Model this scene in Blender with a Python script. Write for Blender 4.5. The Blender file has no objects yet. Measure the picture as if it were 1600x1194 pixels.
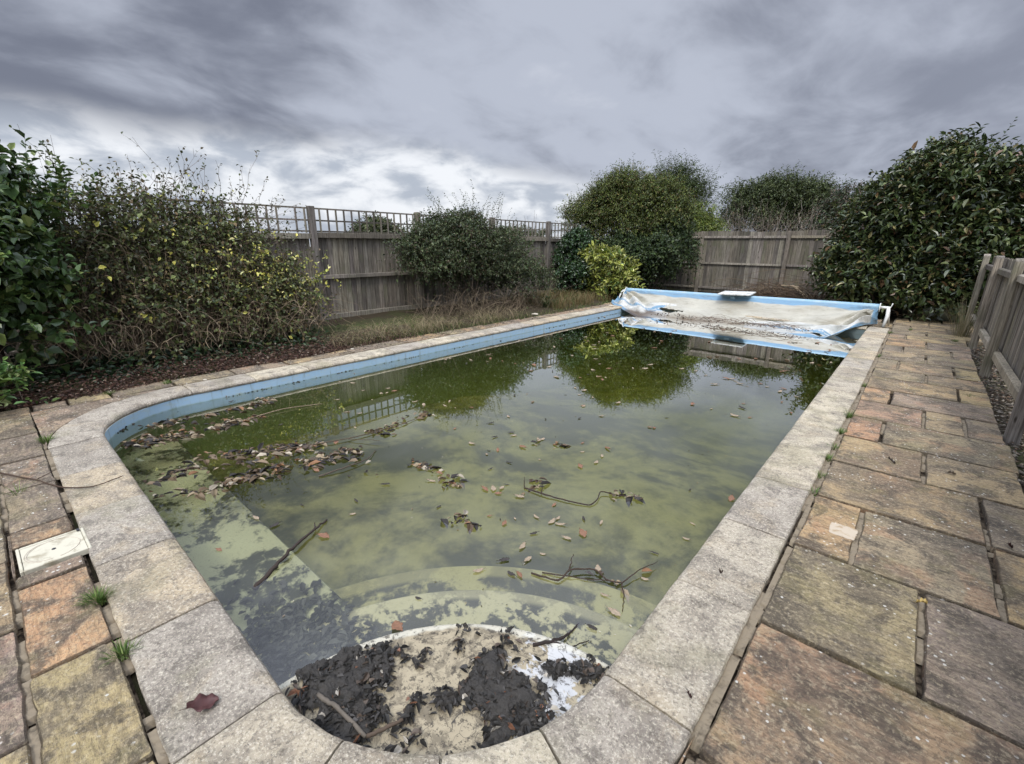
import bpy, math, random
import numpy as np
from mathutils import Matrix, Vector
R = math.radians
rng = np.random.default_rng(7)
random.seed(7)
scene = bpy.context.scene
COL = scene.collection

# ------------------------------------------------------------------ camera
cam_d = bpy.data.cameras.new('camera')
cam = bpy.data.objects.new('camera', cam_d)
COL.objects.link(cam)
scene.camera = cam
cam_d.sensor_width = 36.0
cam_d.lens = 712.5 / 1600 * 36.0
cam_d.clip_start = 0.05
cam_d.clip_end = 2000
YAW, PITCH, ROLL = -0.71814, 0.29559, 0.00769
def cam_matrix():
    cy, sy = math.cos(YAW), math.sin(YAW)
    cp, sp = math.cos(PITCH), math.sin(PITCH)
    fwd = Vector((sy * cp, cy * cp, -sp))
    right = Vector((cy, -sy, 0))
    up = right.cross(fwd)
    c, s = math.cos(ROLL), math.sin(ROLL)
    r2 = right * c + up * s
    u2 = up * c - right * s
    m = Matrix((r2, u2, -fwd)).transposed().to_4x4()
    m.translation = Vector((0, 0, 1.5))
    return m
cam.matrix_world = cam_matrix()

# ------------------------------------------------------------------ render settings
scene.view_settings.view_transform = 'Standard'
scene.view_settings.look = 'None'
scene.view_settings.exposure = 0.18
scene.view_settings.gamma = 1.0
scene.view_settings.use_curve_mapping = False
cy_ = scene.cycles
cy_.use_denoising = True
cy_.max_bounces = 6
cy_.diffuse_bounces = 3
cy_.glossy_bounces = 3
cy_.transmission_bounces = 4
cy_.transparent_max_bounces = 12
cy_.volume_bounces = 1
cy_.caustics_reflective = False
cy_.caustics_refractive = False
cy_.sample_clamp_indirect = 6

# ------------------------------------------------------------------ node helper
class NT:
    def __init__(self, tree):
        self.t = tree
        self.t.nodes.clear()
    def n(self, typ, **kw):
        nd = self.t.nodes.new(typ)
        ins = kw.pop('ins', {})
        for k, v in kw.items():
            setattr(nd, k, v)
        for k, v in ins.items():
            self.put(nd.inputs[k], v)
        return nd
    def put(self, sock, v):
        if isinstance(v, bpy.types.NodeSocket):
            self.t.links.new(v, sock)
        elif isinstance(v, bpy.types.Node):
            self.t.links.new(v.outputs[0], sock)
        else:
            sock.default_value = v
    def math(self, op, a, b=None, c=None, clamp=False):
        nd = self.t.nodes.new('ShaderNodeMath'); nd.operation = op; nd.use_clamp = clamp
        self.put(nd.inputs[0], a)
        if b is not None: self.put(nd.inputs[1], b)
        if c is not None: self.put(nd.inputs[2], c)
        return nd.outputs[0]
    def vmath(self, op, a, b=None):
        nd = self.t.nodes.new('ShaderNodeVectorMath'); nd.operation = op
        self.put(nd.inputs[0], a)
        if b is not None: self.put(nd.inputs[1], b)
        return nd
    def sstep(self, v, a, b):
        nd = self.t.nodes.new('ShaderNodeMapRange'); nd.interpolation_type = 'SMOOTHSTEP'
        self.put(nd.inputs['Value'], v); self.put(nd.inputs['From Min'], a); self.put(nd.inputs['From Max'], b)
        return nd.outputs[0]
    def mixc(self, f, a, b, mode='MIX'):
        nd = self.t.nodes.new('ShaderNodeMix'); nd.data_type = 'RGBA'; nd.blend_type = mode
        self.put(nd.inputs[0], f); self.put(nd.inputs[6], a); self.put(nd.inputs[7], b)
        return nd.outputs[2]
    def noise(self, vec, scale, detail=4, rough=0.55, dist=0.0):
        nd = self.t.nodes.new('ShaderNodeTexNoise')
        if vec is not None: self.put(nd.inputs['Vector'], vec)
        nd.inputs['Scale'].default_value = scale; nd.inputs['Detail'].default_value = detail
        nd.inputs['Roughness'].default_value = rough; nd.inputs['Distortion'].default_value = dist
        return nd.outputs[0]
    def voro(self, vec, scale, feature='F1'):
        nd = self.t.nodes.new('ShaderNodeTexVoronoi'); nd.feature = feature
        if vec is not None: self.put(nd.inputs['Vector'], vec)
        nd.inputs['Scale'].default_value = scale
        return nd.outputs[0]
    def mapping(self, vec, scale=(1, 1, 1), loc=(0, 0, 0), rot=(0, 0, 0)):
        nd = self.t.nodes.new('ShaderNodeMapping')
        self.put(nd.inputs[0], vec)
        nd.inputs['Location'].default_value = loc; nd.inputs['Rotation'].default_value = rot; nd.inputs['Scale'].default_value = scale
        return nd.outputs[0]
    def coord(self, which='Object'):
        return self.n('ShaderNodeTexCoord').outputs[which]
    def attr(self, name='col'):
        return self.n('ShaderNodeAttribute', attribute_name=name).outputs['Color']
    def bump(self, h, strength=0.4, dist=0.01):
        nd = self.t.nodes.new('ShaderNodeBump'); nd.inputs['Strength'].default_value = strength; nd.inputs['Distance'].default_value = dist
        self.put(nd.inputs['Height'], h)
        return nd.outputs[0]
    def out(self, shader, vol=None):
        o = self.n('ShaderNodeOutputMaterial'); self.put(o.inputs[0], shader)
        if vol is not None: self.put(o.inputs[1], vol)
def V4(c): return (c[0], c[1], c[2], 1.0)
def sr(r, g, b):
    f = lambda v: ((v / 255 + 0.055) / 1.055) ** 2.4 if v / 255 > 0.04045 else v / 255 / 12.92
    return (f(r), f(g), f(b))

# ------------------------------------------------------------------ world: overcast sky
SUN_EL, SUN_ROT = R(52), R(150)        # soft sun behind the camera, to its right
world = bpy.data.worlds.new('World'); scene.world = world; world.use_nodes = True
w = NT(world.node_tree)
sky = w.n('ShaderNodeTexSky', sky_type='NISHITA', sun_disc=False, sun_elevation=SUN_EL, sun_rotation=SUN_ROT)
sky.air_density = 1.0; sky.dust_density = 3.0
bg1 = w.n('ShaderNodeBackground', ins={'Color': sky.outputs[0], 'Strength': 0.06})
d = w.vmath('NORMALIZE', w.coord('Generated')).outputs[0]
sep = w.n('ShaderNodeSeparateXYZ', ins={0: d})
dx, dy, dz = sep.outputs
zz = w.math('ADD', w.math('MAXIMUM', dz, 0.0), 0.24)
comb = w.n('ShaderNodeCombineXYZ', ins={0: w.math('DIVIDE', dx, zz), 1: w.math('DIVIDE', dy, zz), 2: 0.0})
p0 = w.mapping(comb.outputs[0], rot=(0, 0, R(24)), scale=(0.60, 0.42, 1))
n_big = w.noise(p0, 0.95, 5, 0.48, 0.25)
n_mid = w.noise(w.mapping(comb.outputs[0], rot=(0, 0, R(20)), scale=(1.25, 0.95, 1), loc=(3, 7, 1)), 2.6, 6, 0.55, 0.3)
dens = w.math('ADD', w.math('MULTIPLY', n_big, 0.66), w.math('MULTIPLY', n_mid, 0.34))
shade = w.sstep(dens, 0.40, 0.60)
c_dark = V4(sr(116, 121, 136)); c_light = V4(sr(180, 186, 200))
cl = w.mixc(shade, c_dark, c_light)
hot = w.sstep(dens, 0.62, 0.74)
cl = w.mixc(w.math('MULTIPLY', hot, 0.6), cl, V4(sr(226, 229, 238)))
# lighter to the right of the view
az = w.vmath('DOT_PRODUCT', d, (0.80, 0.60, 0.0)).outputs['Value']
cl = w.mixc(w.math('MULTIPLY', w.sstep(az, 0.1, 0.95), 0.34), cl, V4(sr(186, 192, 208)))
# brighter gap under the cloud deck, low in the left of the view
elw = w.noise(w.mapping(comb.outputs[0], scale=(0.5, 0.5, 1)), 1.1, 4, 0.55)
azl = w.vmath('DOT_PRODUCT', d, (-0.94, 0.34, 0.0)).outputs['Value']
edge = w.math('ADD', w.math('MULTIPLY', w.sstep(azl, 0.50, 0.97), 0.17), w.math('MULTIPLY', w.math('SUBTRACT', elw, 0.5), 0.10))
gap = w.math('SUBTRACT', 1.0, w.sstep(w.math('SUBTRACT', dz, edge), -0.035, 0.03))
puff = w.noise(w.mapping(d, scale=(1, 1, 2.4)), 8.0, 6, 0.55, 0.3)
c_gap = w.mixc(w.sstep(puff, 0.38, 0.62), V4(sr(176, 184, 197)), V4(sr(236, 239, 244)))
cl = w.mixc(gap, cl, c_gap)
# an overcast sky is brighter overhead than near the horizon
zen = w.math('ADD', 1.0, w.math('MULTIPLY', w.sstep(dz, 0.42, 0.90), 4.6))
behind = w.math('ADD', 1.0, w.math('MULTIPLY', w.sstep(w.vmath('DOT_PRODUCT', d, (0.66, -0.75, 0.0)).outputs['Value'], 0.0, 0.9), 1.5))  # unseen sky behind the camera, brightened to add light on the ground
clz = w.vmath('SCALE', cl); w.put(clz.inputs['Scale'], w.math('MULTIPLY', zen, behind))
bg2 = w.n('ShaderNodeBackground', ins={'Color': clz.outputs[0], 'Strength': 1.0})
mx = w.n('ShaderNodeMixShader', ins={0: 0.94, 1: bg1.outputs[0], 2: bg2.outputs[0]})
wo = w.n('ShaderNodeOutputWorld'); w.put(wo.inputs[0], mx.outputs[0])

sun_d = bpy.data.lights.new('sun', 'SUN'); sun_d.energy = 1.5; sun_d.angle = R(12); sun_d.color = (1.0, 0.94, 0.85)
sun = bpy.data.objects.new('sun', sun_d); COL.objects.link(sun)
sdir = Vector((math.sin(SUN_ROT) * math.cos(SUN_EL), math.cos(SUN_ROT) * math.cos(SUN_EL), math.sin(SUN_EL)))
sun.rotation_euler = sdir.to_track_quat('Z', 'Y').to_euler()
sun.location = sdir * 30

# ------------------------------------------------------------------ materials
def mat(name):
    m = bpy.data.materials.new(name); m.use_nodes = True
    return m, NT(m.node_tree)
def principled(t, base, rough=0.7, normal=None, spec=0.4, **ins):
    nd = t.n('ShaderNodeBsdfPrincipled')
    t.put(nd.inputs['Base Color'], base); t.put(nd.inputs['Roughness'], rough)
    nd.inputs['Specular IOR Level'].default_value = spec
    if normal is not None: t.put(nd.inputs['Normal'], normal)
    for k, v in ins.items(): t.put(nd.inputs[k], v)
    return nd.outputs[0]

def m_leaf(name='leaf', rough=0.42, trans=0.22, spec=0.45):
    m, t = mat(name)
    c = t.attr()
    n = t.noise(t.coord(), 38.0, 2, 0.5)
    c = t.mixc(0.45, c, t.mixc(n, V4((0.45, 0.45, 0.45)), V4((1.35, 1.35, 1.35))), 'MULTIPLY')
    p = principled(t, c, rough, spec=spec)
    tr = t.n('ShaderNodeBsdfTranslucent', ins={'Color': t.mixc(0.4, c, V4((0.35, 0.42, 0.06)), 'MULTIPLY')})
    t.out(t.n('ShaderNodeMixShader', ins={0: trans, 1: p, 2: tr.outputs[0]}).outputs[0])
    return m
def m_attr(name, rough=0.8, spec=0.25, bump=0.3, nscale=60, stretch=(1, 1, 1)):
    m, t = mat(name)
    v = t.mapping(t.coord(), scale=stretch)
    n = t.noise(v, nscale, 5, 0.6)
    c = t.mixc(0.7, t.attr(), t.mixc(n, V4((0.5, 0.5, 0.5)), V4((1.4, 1.4, 1.4))), 'MULTIPLY')
    t.out(principled(t, c, rough, t.bump(n, bump, 0.004), spec))
    return m
M = {}
M['leaf'] = m_leaf()
M['glossy_leaf'] = m_leaf('glossy_leaf', 0.3, 0.15, 0.55)
M['dry_leaf'] = m_leaf('dry_leaf', 0.55, 0.12, 0.35)
M['twig'] = m_attr('twig', 0.85)
M['grass'] = m_leaf('grass_blade', 0.6, 0.2, 0.2)
M['stone_chip'] = m_attr('stone_chip', 0.9)

def m_wood():
    m, t = mat('weathered_wood')
    co = t.coord()
    a = t.attr()
    sepc = t.n('ShaderNodeSeparateColor', ins={0: a})
    off = t.n('ShaderNodeCombineXYZ', ins={0: t.math('MULTIPLY', sepc.outputs[0], 91.0), 1: t.math('MULTIPLY', sepc.outputs[1], 57.0), 2: 0.0})
    v = t.vmath('ADD', co, off).outputs[0]
    grain = t.noise(t.mapping(v, scale=(22, 22, 0.8)), 3.0, 6, 0.65, 0.25)
    fine = t.noise(t.mapping(v, scale=(60, 60, 1.5)), 4.0, 3, 0.6)
    stain = t.noise(v, 1.4, 5, 0.6, 0.4)
    c = t.mixc(1.0, a, t.mixc(t.sstep(grain, 0.3, 0.72), V4((0.42, 0.40, 0.38)), V4((1.35, 1.34, 1.32))), 'MULTIPLY')
    c = t.mixc(t.math('MULTIPLY', t.sstep(fine, 0.52, 0.68), 0.45), c, V4((0.05, 0.045, 0.04)))
    c = t.mixc(t.math('MULTIPLY', t.sstep(stain, 0.48, 0.7), 0.55), c, V4((0.075, 0.068, 0.055)))
    knots = t.voro(t.mapping(v, scale=(5.5, 5.5, 1.6)), 1.6)
    c = t.mixc(t.math('MULTIPLY', t.math('SUBTRACT', 1.0, t.sstep(knots, 0.05, 0.11)), 0.8), c, V4((0.03, 0.022, 0.016)))
    alg = t.noise(v, 2.3, 4, 0.6)
    c = t.mixc(t.math('MULTIPLY', t.sstep(alg, 0.52, 0.72), 0.35), c, V4((0.11, 0.125, 0.055)))
    t.out(principled(t, c, 0.88, t.bump(grain, 0.5, 0.006), 0.2))
    return m
M['wood'] = m_wood()

def m_sandstone():
    m, t = mat('riven_sandstone')
    co = t.coord(); a = t.attr()
    sepc = t.n('ShaderNodeSeparateColor', ins={0: a})
    off = t.n('ShaderNodeCombineXYZ', ins={0: t.math('MULTIPLY', sepc.outputs[0], 77.0), 1: t.math('MULTIPLY', sepc.outputs[2], 131.0), 2: 0.0})
    v = t.vmath('ADD', co, off).outputs[0]
    swirl = t.noise(t.mapping(v, scale=(1.0, 1.6, 1)), 2.4, 8, 0.66, 0.9)
    c = t.mixc(t.sstep(swirl, 0.36, 0.66), t.mixc(0.30, a, V4(sr(180, 156, 116))), a)
    band = t.noise(v, 1.7, 8, 0.62, 0.9)
    c = t.mixc(t.math('MULTIPLY', t.sstep(band, 0.54, 0.60), 0.42), c, V4(sr(178, 132, 98)))
    # black algae / soot patches
    soot = t.noise(co, 1.9, 7, 0.68, 0.35)
    soot2 = t.noise(v, 5.0, 7, 0.7, 0.5)
    sm = t.math('ADD', t.math('MULTIPLY', soot, 0.6), t.math('MULTIPLY', soot2, 0.4))
    c = t.mixc(t.math('MULTIPLY', t.sstep(sm, 0.44, 0.53), 0.66), c, V4(sr(104, 95, 84)))
    c = t.mixc(t.math('MULTIPLY', t.sstep(soot2, 0.50, 0.58), 0.6), c, V4(sr(70, 63, 55)))
    # green tint
    gr = t.noise(co, 3.1, 6, 0.65)
    c = t.mixc(t.math('MULTIPLY', t.sstep(gr, 0.52, 0.62), 0.32), c, V4(sr(132, 124, 78)))
    # fine dark speckle and pits
    sp = t.noise(co, 70.0, 8, 0.88)
    rv = t.noise(t.mapping(v, rot=(0, 0, R(14)), scale=(2.2, 9.0, 1)), 5.0, 8, 0.75, 0.7)
    c = t.mixc(t.math('MULTIPLY', t.sstep(rv, 0.50, 0.57), 0.38), c, V4(sr(88, 76, 62)))
    c = t.mixc(t.math('MULTIPLY', t.sstep(rv, 0.44, 0.38), 0.25), c, V4(sr(206, 186, 148)))
    c = t.mixc(t.math('MULTIPLY', t.sstep(sp, 0.50, 0.58), 0.55), c, V4(sr(66, 60, 52)))
    sp3 = t.noise(co, 55.0, 7, 0.8, 0.05)
    c = t.mixc(t.math('MULTIPLY', t.sstep(sp3, 0.50, 0.62), 0.40), c, V4(sr(206, 190, 156)))
    dots = t.voro(t.vmath('ADD', co, t.vmath('SCALE', t.n('ShaderNodeTexNoise', ins={'Vector': co, 'Scale': 30.0}).outputs['Color']).outputs[0]).outputs[0], 58.0)
    dm = t.math('MULTIPLY', t.math('SUBTRACT', 1.0, t.sstep(dots, 0.22, 0.34)), t.sstep(t.noise(co, 4.2, 4, 0.6), 0.48, 0.60))
    c = t.mixc(t.math('MULTIPLY', dm, 0.75), c, V4(sr(58, 54, 46)))
    # pale lichen discs
    wl = t.voro(t.mapping(co, scale=(1, 1, 1), loc=(3.3, 1.7, 0)), 30.0)
    wob = t.noise(co, 120.0, 2, 0.6)
    lm = t.math('MULTIPLY', t.math('SUBTRACT', 1.0, t.sstep(t.math('ADD', wl, t.math('MULTIPLY', wob, 0.14)), 0.22, 0.26)), t.sstep(t.noise(co, 2.6, 6, 0.7), 0.485, 0.56))
    c = t.mixc(t.math('MULTIPLY', lm, 0.9), c, V4(sr(214, 210, 196)))
    hgt = t.math('ADD', t.math('MULTIPLY', t.noise(v, 9.0, 6, 0.62, 0.8), 1.0), t.math('ADD', t.math('MULTIPLY', sp3, 0.3), t.math('MULTIPLY', rv, 0.9)))
    rough = t.math('ADD', 0.62, t.math('MULTIPLY', soot2, 0.25))
    t.out(principled(t, c, rough, t.bump(hgt, 0.85, 0.02), 0.35))
    return m
M['sandstone'] = m_sandstone()

def m_coping():
    m, t = mat('coping_stone')
    co = t.coord(); a = t.attr()
    sepc = t.n('ShaderNodeSeparateColor', ins={0: a})
    off = t.n('ShaderNodeCombineXYZ', ins={0: t.math('MULTIPLY', sepc.outputs[0], 77.0), 1: t.math('MULTIPLY', sepc.outputs[2], 131.0), 2: 0.0})
    v = t.vmath('ADD', co, off).outputs[0]
    big = t.noise(v, 2.6, 6, 0.62, 0.8)
    c = t.mixc(t.math('MULTIPLY', t.sstep(big, 0.44, 0.62), 0.7), a, V4(sr(130, 121, 108)))
    tan = t.noise(co, 3.7, 5, 0.6, 0.6)
    c = t.mixc(t.math('MULTIPLY', t.sstep(tan, 0.52, 0.68), 0.5), c, V4(sr(176, 158, 128)))
    mid = t.noise(v, 11.0, 6, 0.7, 0.5)
    c = t.mixc(t.math('MULTIPLY', t.sstep(mid, 0.48, 0.62), 0.5), c, V4(sr(116, 107, 96)))
    fine = t.noise(co, 62.0, 7, 0.85)
    c = t.mixc(t.math('MULTIPLY', t.sstep(fine, 0.50, 0.59), 0.62), c, V4(sr(84, 77, 68)))
    fine2 = t.noise(t.mapping(co, loc=(5, 2, 0)), 84.0, 7, 0.85, 0.2)
    c = t.mixc(t.math('MULTIPLY', t.sstep(fine2, 0.51, 0.60), 0.62), c, V4(sr(228, 218, 194)))
    gr = t.noise(co, 2.2, 5, 0.6)
    c = t.mixc(t.math('MULTIPLY', t.sstep(gr, 0.52, 0.64), 0.30), c, V4(sr(122, 118, 84)))
    bl = t.noise(t.mapping(co, loc=(8, 1, 0)), 6.0, 8, 0.8)
    c = t.mixc(t.math('MULTIPLY', t.sstep(bl, 0.53, 0.60), 0.5), c, V4(sr(82, 76, 68)))
    hgt = t.math('ADD', fine, t.math('MULTIPLY', t.noise(v, 14.0, 6, 0.65, 0.6), 1.4))
    t.out(principled(t, c, 0.78, t.bump(hgt, 0.7, 0.012), 0.3))
    return m
M['coping'] = m_coping()

def m_mortar():
    m, t = mat('mortar')
    co = t.coord()
    n = t.noise(co, 25.0, 5, 0.7)
    c = t.mixc(t.sstep(n, 0.4, 0.7), V4(sr(34, 28, 22)), V4(sr(104, 92, 76)))
    t.out(principled(t, c, 0.95, t.bump(n, 0.6, 0.01), 0.1))
    return m
M['mortar'] = m_mortar()
M['fillet'] = None

def m_soil():
    m, t = mat('soil')
    co = t.coord()
    n = t.noise(co, 9.0, 7, 0.7); n2 = t.noise(co, 1.1, 4, 0.6)
    c = t.mixc(n, V4((0.018, 0.014, 0.009)), V4((0.075, 0.058, 0.036)))
    c = t.mixc(t.math('MULTIPLY', t.sstep(n2, 0.45, 0.6), 0.6), c, V4((0.05, 0.06, 0.022)))
    t.out(principled(t, c, 0.95, t.bump(n, 0.8, 0.03), 0.1))
    return m
M['soil'] = m_soil()

def m_liner():
    m, t = mat('blue_liner')
    co = t.coord()
    sepz = t.n('ShaderNodeSeparateXYZ', ins={0: co})
    n = t.noise(co, 2.5, 5, 0.6); f = t.noise(t.mapping(co, scale=(1, 1, 5)), 9.0, 5, 0.65)
    c = t.mixc(n, V4(sr(160, 198, 224)), V4(sr(180, 204, 218)))
    c = t.mixc(t.math('MULTIPLY', t.sstep(f, 0.48, 0.68), 0.5), c, V4(sr(188, 198, 188)))
    drip = t.noise(t.mapping(co, scale=(7, 7, 0.9)), 3.0, 5, 0.7)
    c = t.mixc(t.math('MULTIPLY', t.sstep(drip, 0.53, 0.70), 0.45), c, V4(sr(120, 128, 112)))
    # scum below the water line
    lvl = t.math('ADD', sepz.outputs[2], t.math('MULTIPLY', t.math('SUBTRACT', t.noise(co, 14.0, 4, 0.6), 0.5), 0.03))
    sc = t.math('SUBTRACT', 1.0, t.sstep(lvl, -0.165, -0.125))
    c = t.mixc(sc, c, V4(sr(128, 146, 108)))
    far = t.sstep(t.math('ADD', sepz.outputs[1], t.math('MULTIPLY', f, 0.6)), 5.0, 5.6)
    c = t.mixc(t.math('MULTIPLY', far, 0.85), c, V4(sr(84, 92, 80)))  # shade at the far end, under the cover, painted into the liner colour
    t.out(principled(t, c, 0.45, None, 0.4))
    return m
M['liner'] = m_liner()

def m_floor(name, clean, dark, scale, lo, hi, rim=None):
    m, t = mat(name)
    co = t.coord()
    a = t.noise(co, scale, 7, 0.68, 0.5); b = t.noise(t.mapping(co, loc=(4, 9, 0)), scale * 4.3, 6, 0.7, 0.3)
    v = t.math('ADD', t.math('MULTIPLY', a, 0.65), t.math('MULTIPLY', b, 0.35))
    c = t.mixc(t.noise(co, 3.0, 5, 0.6), V4(clean), V4(tuple(x * 0.78 for x in clean)))
    k = t.sstep(v, lo, hi)
    if rim is not None:
        ln = t.vmath('LENGTH', co).outputs['Value']
        k = t.math('MULTIPLY', k, t.math('SUBTRACT', 1.0, t.math('MULTIPLY', t.sstep(ln, rim - 0.05, rim - 0.01), 0.6)))
    c = t.mixc(t.math('MULTIPLY', k, 0.92), c, V4(dark))
    sp = t.noise(co, 70.0, 4, 0.7)
    c = t.mixc(t.math('MULTIPLY', t.sstep(sp, 0.55, 0.7), 0.4), c, V4(dark))
    t.out(principled(t, c, 0.8, None, 0.1))
    return m
M['floor'] = m_floor('algae_floor', sr(160, 152, 116), sr(38, 40, 36), 0.70, 0.41, 0.57)
M['step_wet'] = m_floor('algae_step', sr(182, 174, 140), sr(34, 36, 32), 4.6, 0.465, 0.52, 1.42)
M['step_deep'] = m_floor('algae_step_deep', sr(168, 160, 118), sr(38, 40, 34), 3.0, 0.45, 0.55, 1.83)
M['shelf'] = m_floor('algae_shelf', sr(172, 170, 138), sr(38, 40, 36), 3.0, 0.48, 0.55)

def m_drystep():
    m, t = mat('dry_step')
    co = t.coord()
    n = t.noise(co, 5.5, 6, 0.6, 0.5); n2 = t.noise(t.mapping(co, loc=(2, 5, 0)), 4.0, 5, 0.6, 0.3)
    c = t.mixc(t.noise(co, 30.0, 4, 0.6), V4(sr(140, 128, 104)), V4(sr(174, 162, 134)))
    c = t.mixc(t.math('MULTIPLY', t.sstep(t.noise(co, 9.0, 8, 0.8, 0.6), 0.48, 0.56), 0.62), c, V4(sr(84, 76, 62)))
    wh = None
    for (wx, wy, wr) in ((-.20, .80, .22), (-.14, .62, .18), (-.30, .28, .08), (-.46, .18, .07), (-.42, .88, .10), (-.62, .60, .06)):
        dd = t.vmath('DISTANCE', co, (wx, wy, 0.0)).outputs['Value']
        q = t.math('SUBTRACT', 1.0, t.math('DIVIDE', dd, wr)); wh = q if wh is None else t.math('MAXIMUM', wh, q)
    wh = t.math('ADD', wh, t.math('MULTIPLY', t.math('SUBTRACT', t.noise(co, 12.0, 6, 0.65, 0.5), 0.5), 3.0))
    c = t.mixc(t.math('MULTIPLY', t.sstep(wh, 0.16, 0.26), 0.8), c, V4(sr(188, 189, 188)))
    ln = t.vmath('LENGTH', co).outputs['Value']
    c = t.mixc(t.math('MULTIPLY', t.sstep(t.math('ADD', ln, t.math('MULTIPLY', t.math('SUBTRACT', n2, 0.5), 0.12)), 0.915, 0.935), 0.7), c, V4(sr(196, 192, 174)))
    sp = t.noise(co, 40.0, 5, 0.75)
    c = t.mixc(t.math('MULTIPLY', t.sstep(sp, 0.53, 0.60), 0.8), c, V4(sr(58, 52, 44)))
    cr = t.voro(t.vmath('ADD', co, t.vmath('SCALE', t.n('ShaderNodeTexNoise', ins={'Vector': co, 'Scale': 6.0}).outputs['Color']).outputs[0]).outputs[0], 1.6, 'DISTANCE_TO_EDGE')
    c = t.mixc(t.math('SUBTRACT', 1.0, t.sstep(cr, 0.001, 0.004)), c, V4(sr(60, 56, 50)))
    t.out(principled(t, c, 0.6, t.bump(sp, 0.3, 0.004), 0.35))
    return m
M['drystep'] = m_drystep()

def m_sludge():
    m, t = mat('wet_sludge')
    co = t.coord()
    n = t.noise(co, 26.0, 6, 0.65, 0.4)
    c = t.mixc(n, V4(sr(30, 28, 25)), V4(sr(66, 61, 53)))
    t.out(principled(t, c, t.math('ADD', 0.38, t.math('MULTIPLY', n, 0.4)), t.bump(t.math('ADD', n, t.noise(co, 90.0, 4, 0.7)), 0.8, 0.012), 0.5))
    return m
M['sludge'] = m_sludge()

def m_water():
    m, t = mat('murky_water')
    co = t.coord()
    h = t.math('ADD', t.noise(co, 3.0, 3, 0.5), t.math('MULTIPLY', t.noise(co, 14.0, 2, 0.5), 0.18))
    nb = t.bump(h, 0.025, 0.01)
    fr = t.n('ShaderNodeFresnel', ins={'IOR': 1.34, 'Normal': nb})
    ff = t.math('MINIMUM', t.math('MULTIPLY', fr.outputs[0], 2.9), 0.96)
    gl = t.n('ShaderNodeBsdfGlossy', ins={'Color': (1, 1, 1, 1), 'Roughness': 0.015, 'Normal': nb})
    tr = t.n('ShaderNodeBsdfTransparent', ins={'Color': (0.97, 0.98, 0.95, 1)})
    sh = t.n('ShaderNodeMixShader', ins={0: ff, 1: tr.outputs[0], 2: gl.outputs[0]})
    ab = t.n('ShaderNodeVolumeAbsorption', ins={'Color': V4((0.66, 0.70, 0.24)), 'Density': 0.60})
    sc = t.n('ShaderNodeVolumeScatter', ins={'Color': V4((0.60, 0.66, 0.14)), 'Density': 0.09, 'Anisotropy': 0.0})
    t.out(sh.outputs[0], t.n('ShaderNodeAddShader', ins={0: ab.outputs[0], 1: sc.outputs[0]}).outputs[0])
    return m
M['water'] = m_water()

def m_cover():
    m, t = mat('pool_cover_fabric')
    co = t.coord(); a = t.attr()
    n = t.noise(t.mapping(co, scale=(0.5, 2.4, 2.4)), 2.2, 6, 0.62, 0.5)
    c = t.mixc(t.math('MULTIPLY', t.sstep(n, 0.48, 0.68), 0.42), a, V4(sr(150, 138, 114)))
    sepz = t.n('ShaderNodeSeparateXYZ', ins={0: co})
    lvl = t.math('ADD', sepz.outputs[2], t.math('MULTIPLY', t.math('SUBTRACT', t.noise(co, 3.0, 5, 0.6), 0.5), 0.22))
    wet = t.math('SUBTRACT', 1.0, t.sstep(lvl, -0.10, -0.02))
    mid = t.math('SUBTRACT', 1.0, t.sstep(t.math('ABSOLUTE', t.math('ADD', sepz.outputs[0], 2.9)), 1.2, 2.0))
    c = t.mixc(t.math('MULTIPLY', t.math('MULTIPLY', wet, mid), 0.9), c, V4(sr(84, 66, 50)))
    cr = t.noise(t.mapping(co, scale=(1.2, 4, 4), rot=(0, 0, R(8))), 3.0, 7, 0.7, 1.0)
    c = t.mixc(t.math('MULTIPLY', t.sstep(cr, 0.52, 0.68), 0.34), c, V4(sr(112, 100, 82)))
    p = principled(t, c, 0.5, t.bump(cr, 0.5, 0.05), 0.35)
    trl = t.n('ShaderNodeBsdfTranslucent', ins={'Color': c})
    t.out(t.n('ShaderNodeMixShader', ins={0: 0.18, 1: p, 2: trl.outputs[0]}).outputs[0])
    return m
M['cover'] = m_cover()

def m_paint(name, col, stain, rough=0.45, amt=0.5, sc=8):
    m, t = mat(name)
    co = t.coord()
    n = t.noise(co, sc, 6, 0.65, 0.4)
    c = t.mixc(t.math('MULTIPLY', t.sstep(n, 0.48, 0.7), amt), V4(col), V4(stain))
    t.out(principled(t, c, rough, t.bump(n, 0.15, 0.003), 0.4))
    return m
M['white_plastic'] = m_paint('white_plastic', sr(196, 190, 168), sr(134, 122, 96), 0.45, 0.8, 11)
M['white_pipe'] = m_paint('white_pipe', sr(224, 224, 216), sr(170, 164, 148))
M['blue_vinyl'] = m_paint('blue_vinyl', sr(138, 170, 186), sr(182, 188, 184), 0.4, 0.5, 5)
M['board_white'] = m_paint('board_white', sr(206, 206, 198), sr(96, 90, 78), 0.6, 0.8, 6)
M['cement'] = m_paint('cement', sr(186, 176, 158), sr(120, 108, 90), 0.9, 0.6, 10)
M['chalk'] = m_paint('chalk', sr(186, 172, 150), sr(160, 138, 106), 0.85, 0.9, 22)
M['brick'] = m_paint('brick_wall', sr(140, 110, 92), sr(100, 84, 74), 0.9, 0.6, 5)
def m_tile():
    m, t = mat('roof_tile')
    co = t.coord()
    n = t.noise(co, 5.0, 5, 0.7)
    c = t.mixc(n, V4(sr(104, 84, 76)), V4(sr(142, 122, 108)))
    t.out(principled(t, c, 0.9, None, 0.2))
    return m
M['tile'] = m_tile()
M['fillet'] = m_paint('mortar_fillet', sr(128, 116, 96), sr(72, 64, 52), 0.95, 0.8, 22)
M['dark_metal'] = m_paint('dark_metal', sr(52, 52, 54), sr(80, 78, 74), 0.5)
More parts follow.
